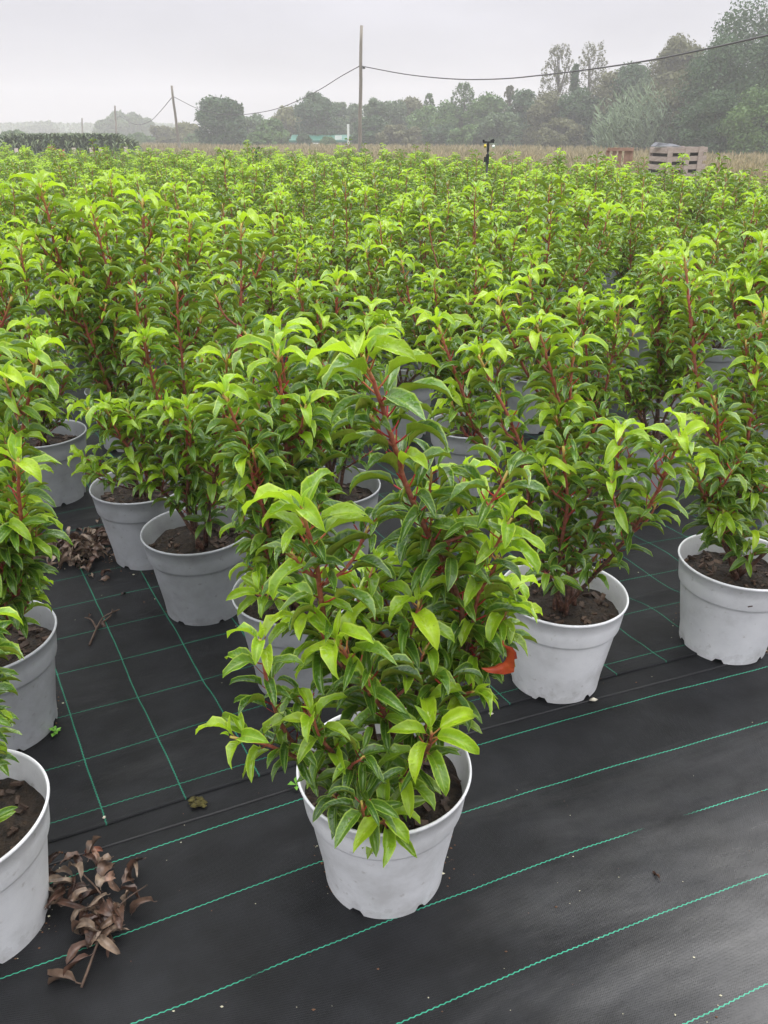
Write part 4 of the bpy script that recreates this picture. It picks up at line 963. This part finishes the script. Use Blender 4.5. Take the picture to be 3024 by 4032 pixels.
def crown_mesh(rs, w, h, z0, mat, count, size, dens='full', clumps=34):
    """leaf clumps spread through an uneven crown of width w between z0 and z0+h"""
    C, R_ = [], []
    for i in range(clumps):
        u = rs.rand(); zz = z0 + h * (.06 + .88 * u)
        prof = math.sqrt(max(.05, 1 - ((u - .42) / .62) ** 2)) if dens != 'spire' else (1 - u) ** .7 * .9 + .12
        a = rs.rand() * 6.28; rr_ = (rs.rand() ** .5) * w / 2 * prof * .85
        C.append((rr_ * math.cos(a), rr_ * math.sin(a) * .8, zz)); R_.append((.13 + .13 * rs.rand()) * min(w, h) * (1.0 if dens != 'sparse' else .2))
    C = np.array(C); R_ = np.array(R_)
    ci = rs.randint(0, clumps, count); d = rs.randn(count, 3); d /= np.linalg.norm(d, axis=1)[:, None]
    if dens == 'sparse': d[:, 2] *= 2.6
    rad = R_[ci] * (rs.rand(count) ** .35) * (1 + .12 * rs.randn(count))
    P_ = C[ci] + d * rad[:, None] * np.array([1, 1, .8])
    P_[:, 2] = np.maximum(P_[:, 2], z0 * .3 + .1)
    nrm = d + rs.randn(count, 3) * .7; nrm /= np.linalg.norm(nrm, axis=1)[:, None]
    a = np.cross(nrm, rs.randn(count, 3)); a /= np.linalg.norm(a, axis=1)[:, None]; b = np.cross(nrm, a)
    s_ = size * (.5 + rs.rand(count))[:, None]
    V = np.stack([P_ - a * s_, P_ + b * s_ * .55, P_ + a * s_, P_ - b * s_ * .55], 1).reshape(-1, 3)
    tint = np.clip(.35 + .3 * rs.rand(clumps)[ci] + .45 * (rs.rand(count) - .5), 0, 1)
    return make_mesh("crown", V, np.arange(count * 4).reshape(-1, 4), [mat], attrs={'tint': np.repeat(tint, 4)}), C
def trunk_mesh(rs, C, h, z0, r_):
    g = Geo(); top = z0 + h * .75
    P_ = smooth_path([(0, 0, -.2), (rs.randn() * .15, 0, top * .4), (rs.randn() * .3, rs.randn() * .2, top)], 8); g.tube(P_, np.linspace(r_, r_ * .25, 8), 7)
    for i in rs.permutation(len(C))[:12]:
        c = C[i]; u = min(.9, max(.25, (c[2] / top) * .7)); b = P_[int(u * 7)]
        g.tube(smooth_path([b, (b + c) / 2 + (0, 0, .2), c], 5), np.linspace(r_ * .38, r_ * .08, 5), 5)
    return g.mesh("trunk", [M_BARK], True)
rsT = np.random.RandomState(99)
def tree(xd, ytop, wpx, Y, tone, kind, label, cat="tree", z0f=.12, count=4200, name="tree", group="trees and bushes along the edge of the field", ybase=None):
    tp = at(xd, ytop, Y); H_ = tp.z; w = abs(at(xd + wpx / 2, ytop, Y).x - at(xd - wpx / 2, ytop, Y).x) * (1.3 if kind == 'full' else 1.1)
    t = empty(name, (tp.x, Y, 0), label, cat, group)
    z0 = H_ * z0f; size = (.08 if kind == 'sparse' else .135) * (Y / 85) * (1.0 if count > 3000 else 1.3)
    cm, C = crown_mesh(rsT, w, H_ - z0, z0, TM[tone], count, size, kind, 55 if kind != 'sparse' else 300)
    link("crown", cm, t, kind='stuff'); link("trunk", trunk_mesh(rsT, C, H_ - z0, z0, max(.08, .022 * H_)), t)
    return t
TREES = [
 (95, 266, 60, 250, 'grey', 'full', "pale round tree almost lost in mist at the far left"), (60, 275, 60, 250, 'grey', 'full', "faint low tree left of the misty round one"), (118, 285, 40, 250, 'grey', 'full', "faint small tree at the right end of the misty clump"),
 (28, 284, 66, 85, 'green', 'full', "grey-green bush behind the maize at the left edge"),
 (222, 262, 30, 175, 'grey', 'full', "leftmost of the misty round-topped trees behind the thin poles"), (252, 246, 44, 175, 'grey', 'full', "tall misty round tree right behind the thin far pole"), (290, 247, 46, 177, 'grey', 'full', "misty twin-topped tree right of the thin far pole"), (318, 257, 26, 180, 'grey', 'full', "narrow misty tree at the right of the round-topped group"),
 (345, 276, 60, 110, 'olive', 'full', "low olive bush left of the leaning pole"), (300, 290, 60, 105, 'green', 'full', "low dark bush behind the maize end"), (400, 268, 60, 105, 'yellow', 'full', "pale yellowish tree right behind the leaning pole"), (430, 292, 70, 98, 'green', 'full', "low green bush right of the leaning pole"), (370, 298, 70, 98, 'olive', 'full', "low brownish bush around the foot of the leaning pole"),
 (462, 214, 66, 82, 'dark', 'full', "dense dark tree with twin tops left of centre"), (493, 216, 50, 82, 'dark', 'full', "right half of the dense dark tree clump left of centre"), (519, 217, 20, 84, 'green', 'sparse', "thin pointed tree leaning beside the dense dark clump"),
 (548, 252, 44, 92, 'grey', 'full', "grey bush right of the dense dark clump"), (585, 262, 60, 82, 'green', 'full', "broad grey-green bush left of the green-roofed shed"), (560, 288, 60, 76, 'green', 'full', "low bush in front of the broad bush left of the shed"), (620, 238, 50, 95, 'yellow', 'full', "light yellow-green tree behind the shed's left end"),
 (683, 203, 72, 92, 'dark', 'full', "dark uneven tree standing tallest behind the green-roofed shed"), (655, 228, 40, 96, 'grey', 'full', "grey tree at the left shoulder of the tall one behind the shed"), (733, 222, 44, 97, 'grey', 'full', "greyish tree halfway between shed and tall pole"), (763, 225, 36, 99, 'grey', 'full', "grey tree right behind the tall pole"),
 (700, 266, 130, 101, 'reed', 'full', "pale green scrub spreading over the shed roof"), (748, 276, 60, 99, 'reed', 'full', "pale green scrub behind the right end of the shed"), (655, 293, 24, 84, 'dark', 'full', "small dark bush in front of the shed"), (708, 298, 30, 84, 'green', 'full', "small green bush in front of the shed's middle"),
 (812, 211, 52, 88, 'grey', 'full', "grey tree with a round top right of the tall pole"), (850, 221, 60, 90, 'grey', 'full', "second grey tree right of the tall pole"), (800, 255, 70, 82, 'dark', 'full', "dark bush at the foot of the trees right of the tall pole"), (888, 217, 56, 92, 'olive', 'full', "olive tree third to the right of the tall pole"), (860, 270, 90, 78, 'olive', 'full', "olive bush below the grey trees right of the pole"),
 (928, 196, 34, 90, 'green', 'sparse', "thin see-through tree with upright twigs, middle of the wood"), (925, 235, 76, 86, 'green', 'full', "green tree below the thin upright twigs"), (1003, 175, 62, 84, 'green', 'sparse', "airy tall tree spreading fine branches left of the hut's right side"), (975, 228, 76, 84, 'green', 'full', "broad green tree above the hut"), (955, 272, 76, 79, 'dark', 'full', "dark bush left of the hut"), (1020, 270, 80, 76, 'green', 'full', "green bush right of the hut"),
 (1055, 212, 80, 82, 'green', 'full', "rounded green tree behind the sprinkler"), (1102, 180, 30, 84, 'olive', 'sparse', "thin bare-topped tree right of the sprinkler"), (1090, 250, 90, 74, 'grey', 'full', "grey bush low behind the sprinkler"), (1135, 195, 56, 80, 'dark', 'full', "dark tree left of the two feathery poplars"),
 (1212, 88, 84, 80, 'olive', 'sparse', "feathery poplar, left of the pair, tall and see-through"), (1285, 84, 84, 80, 'olive', 'sparse', "feathery poplar, right of the pair, tall and see-through"), (1246, 132, 26, 74, 'dark', 'spire', "dark ivy-clad trunk between the two feathery poplars"), (1190, 210, 90, 74, 'olive', 'full', "olive tree under the left feathery poplar"), (1255, 195, 76, 72, 'dark', 'full', "dark tree below the ivy-clad trunk"), (1215, 262, 110, 68, 'olive', 'full', "low olive scrub under the feathery poplars"),
 (1320, 160, 76, 72, 'olive', 'full', "brownish tree right of the feathery poplars"), (1372, 146, 96, 72, 'dark', 'full', "grey-brown broad tree above the reeds"), (1350, 235, 110, 70, 'grey', 'full', "dull bush behind the reed clump"), (1410, 172, 70, 70, 'grey', 'full', "greyish tree in the dip left of the round gappy tree"),
 (1478, 72, 92, 66, 'olive', 'full', "round gappy tree left of the biggest tree"), (1440, 205, 96, 60, 'olive', 'full', "olive bush below the round gappy tree"), (1500, 150, 80, 58, 'olive', 'full', "olive tree touching the left flank of the biggest tree"),
 (1570, 95, 120, 54, 'dark', 'full', "left shoulder of the big dark tree mass"), (1625, 12, 170, 56, 'dark', 'full', "biggest dark tree filling the right edge"), (1690, 60, 150, 52, 'dark', 'full', "dark tree cut by the right edge"), (1560, 205, 130, 50, 'dark', 'full', "dense dark lower foliage left of the biggest tree's foot"), (1655, 200, 130, 48, 'green', 'full', "green lower foliage at the foot of the biggest tree"),
]
for q in TREES:
    big = q[2] > 85 and q[3] < 75
    low_ = q[1] > 190 or big
    tree(*q[:6], q[6], cat="bush" if q[1] > 225 and q[2] < 140 else "tree", z0f=.03 if low_ else (.35 if q[5] == 'sparse' else .15), count=(28000 if big else 13000) if q[5] != 'sparse' else 4800, name="bush" if q[1] > 225 else "tree")
tree(115, 320, 34, 28.5, 'red', 'full', "bright red shrub standing out behind the fence posts", cat="shrub", z0f=.02, count=2500, name="red_shrub", group=None)
# reeds
rng = np.random.RandomState(31)
cR = at(1360, 310, 58); t = empty("reed_clump", (cR.x, 58, 0), "clump of tall pale green reeds arching before the dark trees", "reeds")
V_, F_, TI_ = [], [], []; off = 0
for i in range(420):
    a = rng.uniform(-1, 1); x = a * 1.9 + rng.randn() * .3; y = rng.randn() * .5; hh = rng.uniform(1.6, 4.7) * (1 - .35 * abs(a)); lx = a * 1.1 + .5 + rng.randn() * .25
    for j in range(5):
        u = .3 + .16 * j; b = np.array([x + lx * u * u * hh * .3, y, hh * u]); d = np.array([rng.choice([-1, 1]) * rng.uniform(.15, .5), rng.randn() * .3, rng.uniform(.2, .7)])
        s2 = np.array([.035, 0, .02]); V_ += [b - s2, b + s2, b + d * .6 + s2 * .8, b + d * .6 - s2 * .8, b + d * 1.05 - (0, 0, .12)]; F_ += [(off, off + 1, off + 2, off + 3), (off + 3, off + 2, off + 4)]; off += 5; TI_ += [rng.rand()] * 5
link("reeds", make_mesh("reeds", np.array(V_), F_, [TM['reed']], attrs={'tint': TI_}), t, kind='stuff')
# far treeline closing the horizon
rs2 = np.random.RandomState(12); k_ = 30000
xx = (rs2.rand(k_) * 2 - 1) * 170; yy = 275 + rs2.rand(k_) * 25; zz = rs2.rand(k_) * (1.5 + 5 * fbm(xx * .04 + 40, xx * 0 + 3, 3))
P_ = np.stack([xx, yy, zz], 1); a = rs2.randn(k_, 3); b = rs2.randn(k_, 3); a /= np.linalg.norm(a, axis=1)[:, None]; b /= np.linalg.norm(b, axis=1)[:, None]
V = np.stack([P_ - a * .5, P_ + b * .5, P_ + a * .5, P_ - b * .5], 1).reshape(-1, 3)
link("far_woods", make_mesh("far_woods", V, np.arange(k_ * 4).reshape(-1, 4), [TM['grey']], attrs={'tint': np.repeat(rs2.rand(k_), 4)}), label="distant woods fading into the rain mist", kind='stuff')

# ------------------------------------------------------------------ rain mist
m = bpy.data.materials.new("mist"); m.use_nodes = True; n, l = m.node_tree.nodes, m.node_tree.links; n.clear()
o_ = n.new("ShaderNodeOutputMaterial"); pv_ = n.new("ShaderNodeVolumePrincipled"); pv_.inputs['Color'].default_value = (0.82, 0.82, 0.845, 1); pv_.inputs['Density'].default_value = 0.0029
l.new(pv_.outputs[0], o_.inputs['Volume'])
g = Geo(); g.box((0, 155, 8.5), (500, 370, 19)); link("haze", g.mesh("haze", [m]), label="thin rain mist over the field", kind='stuff')
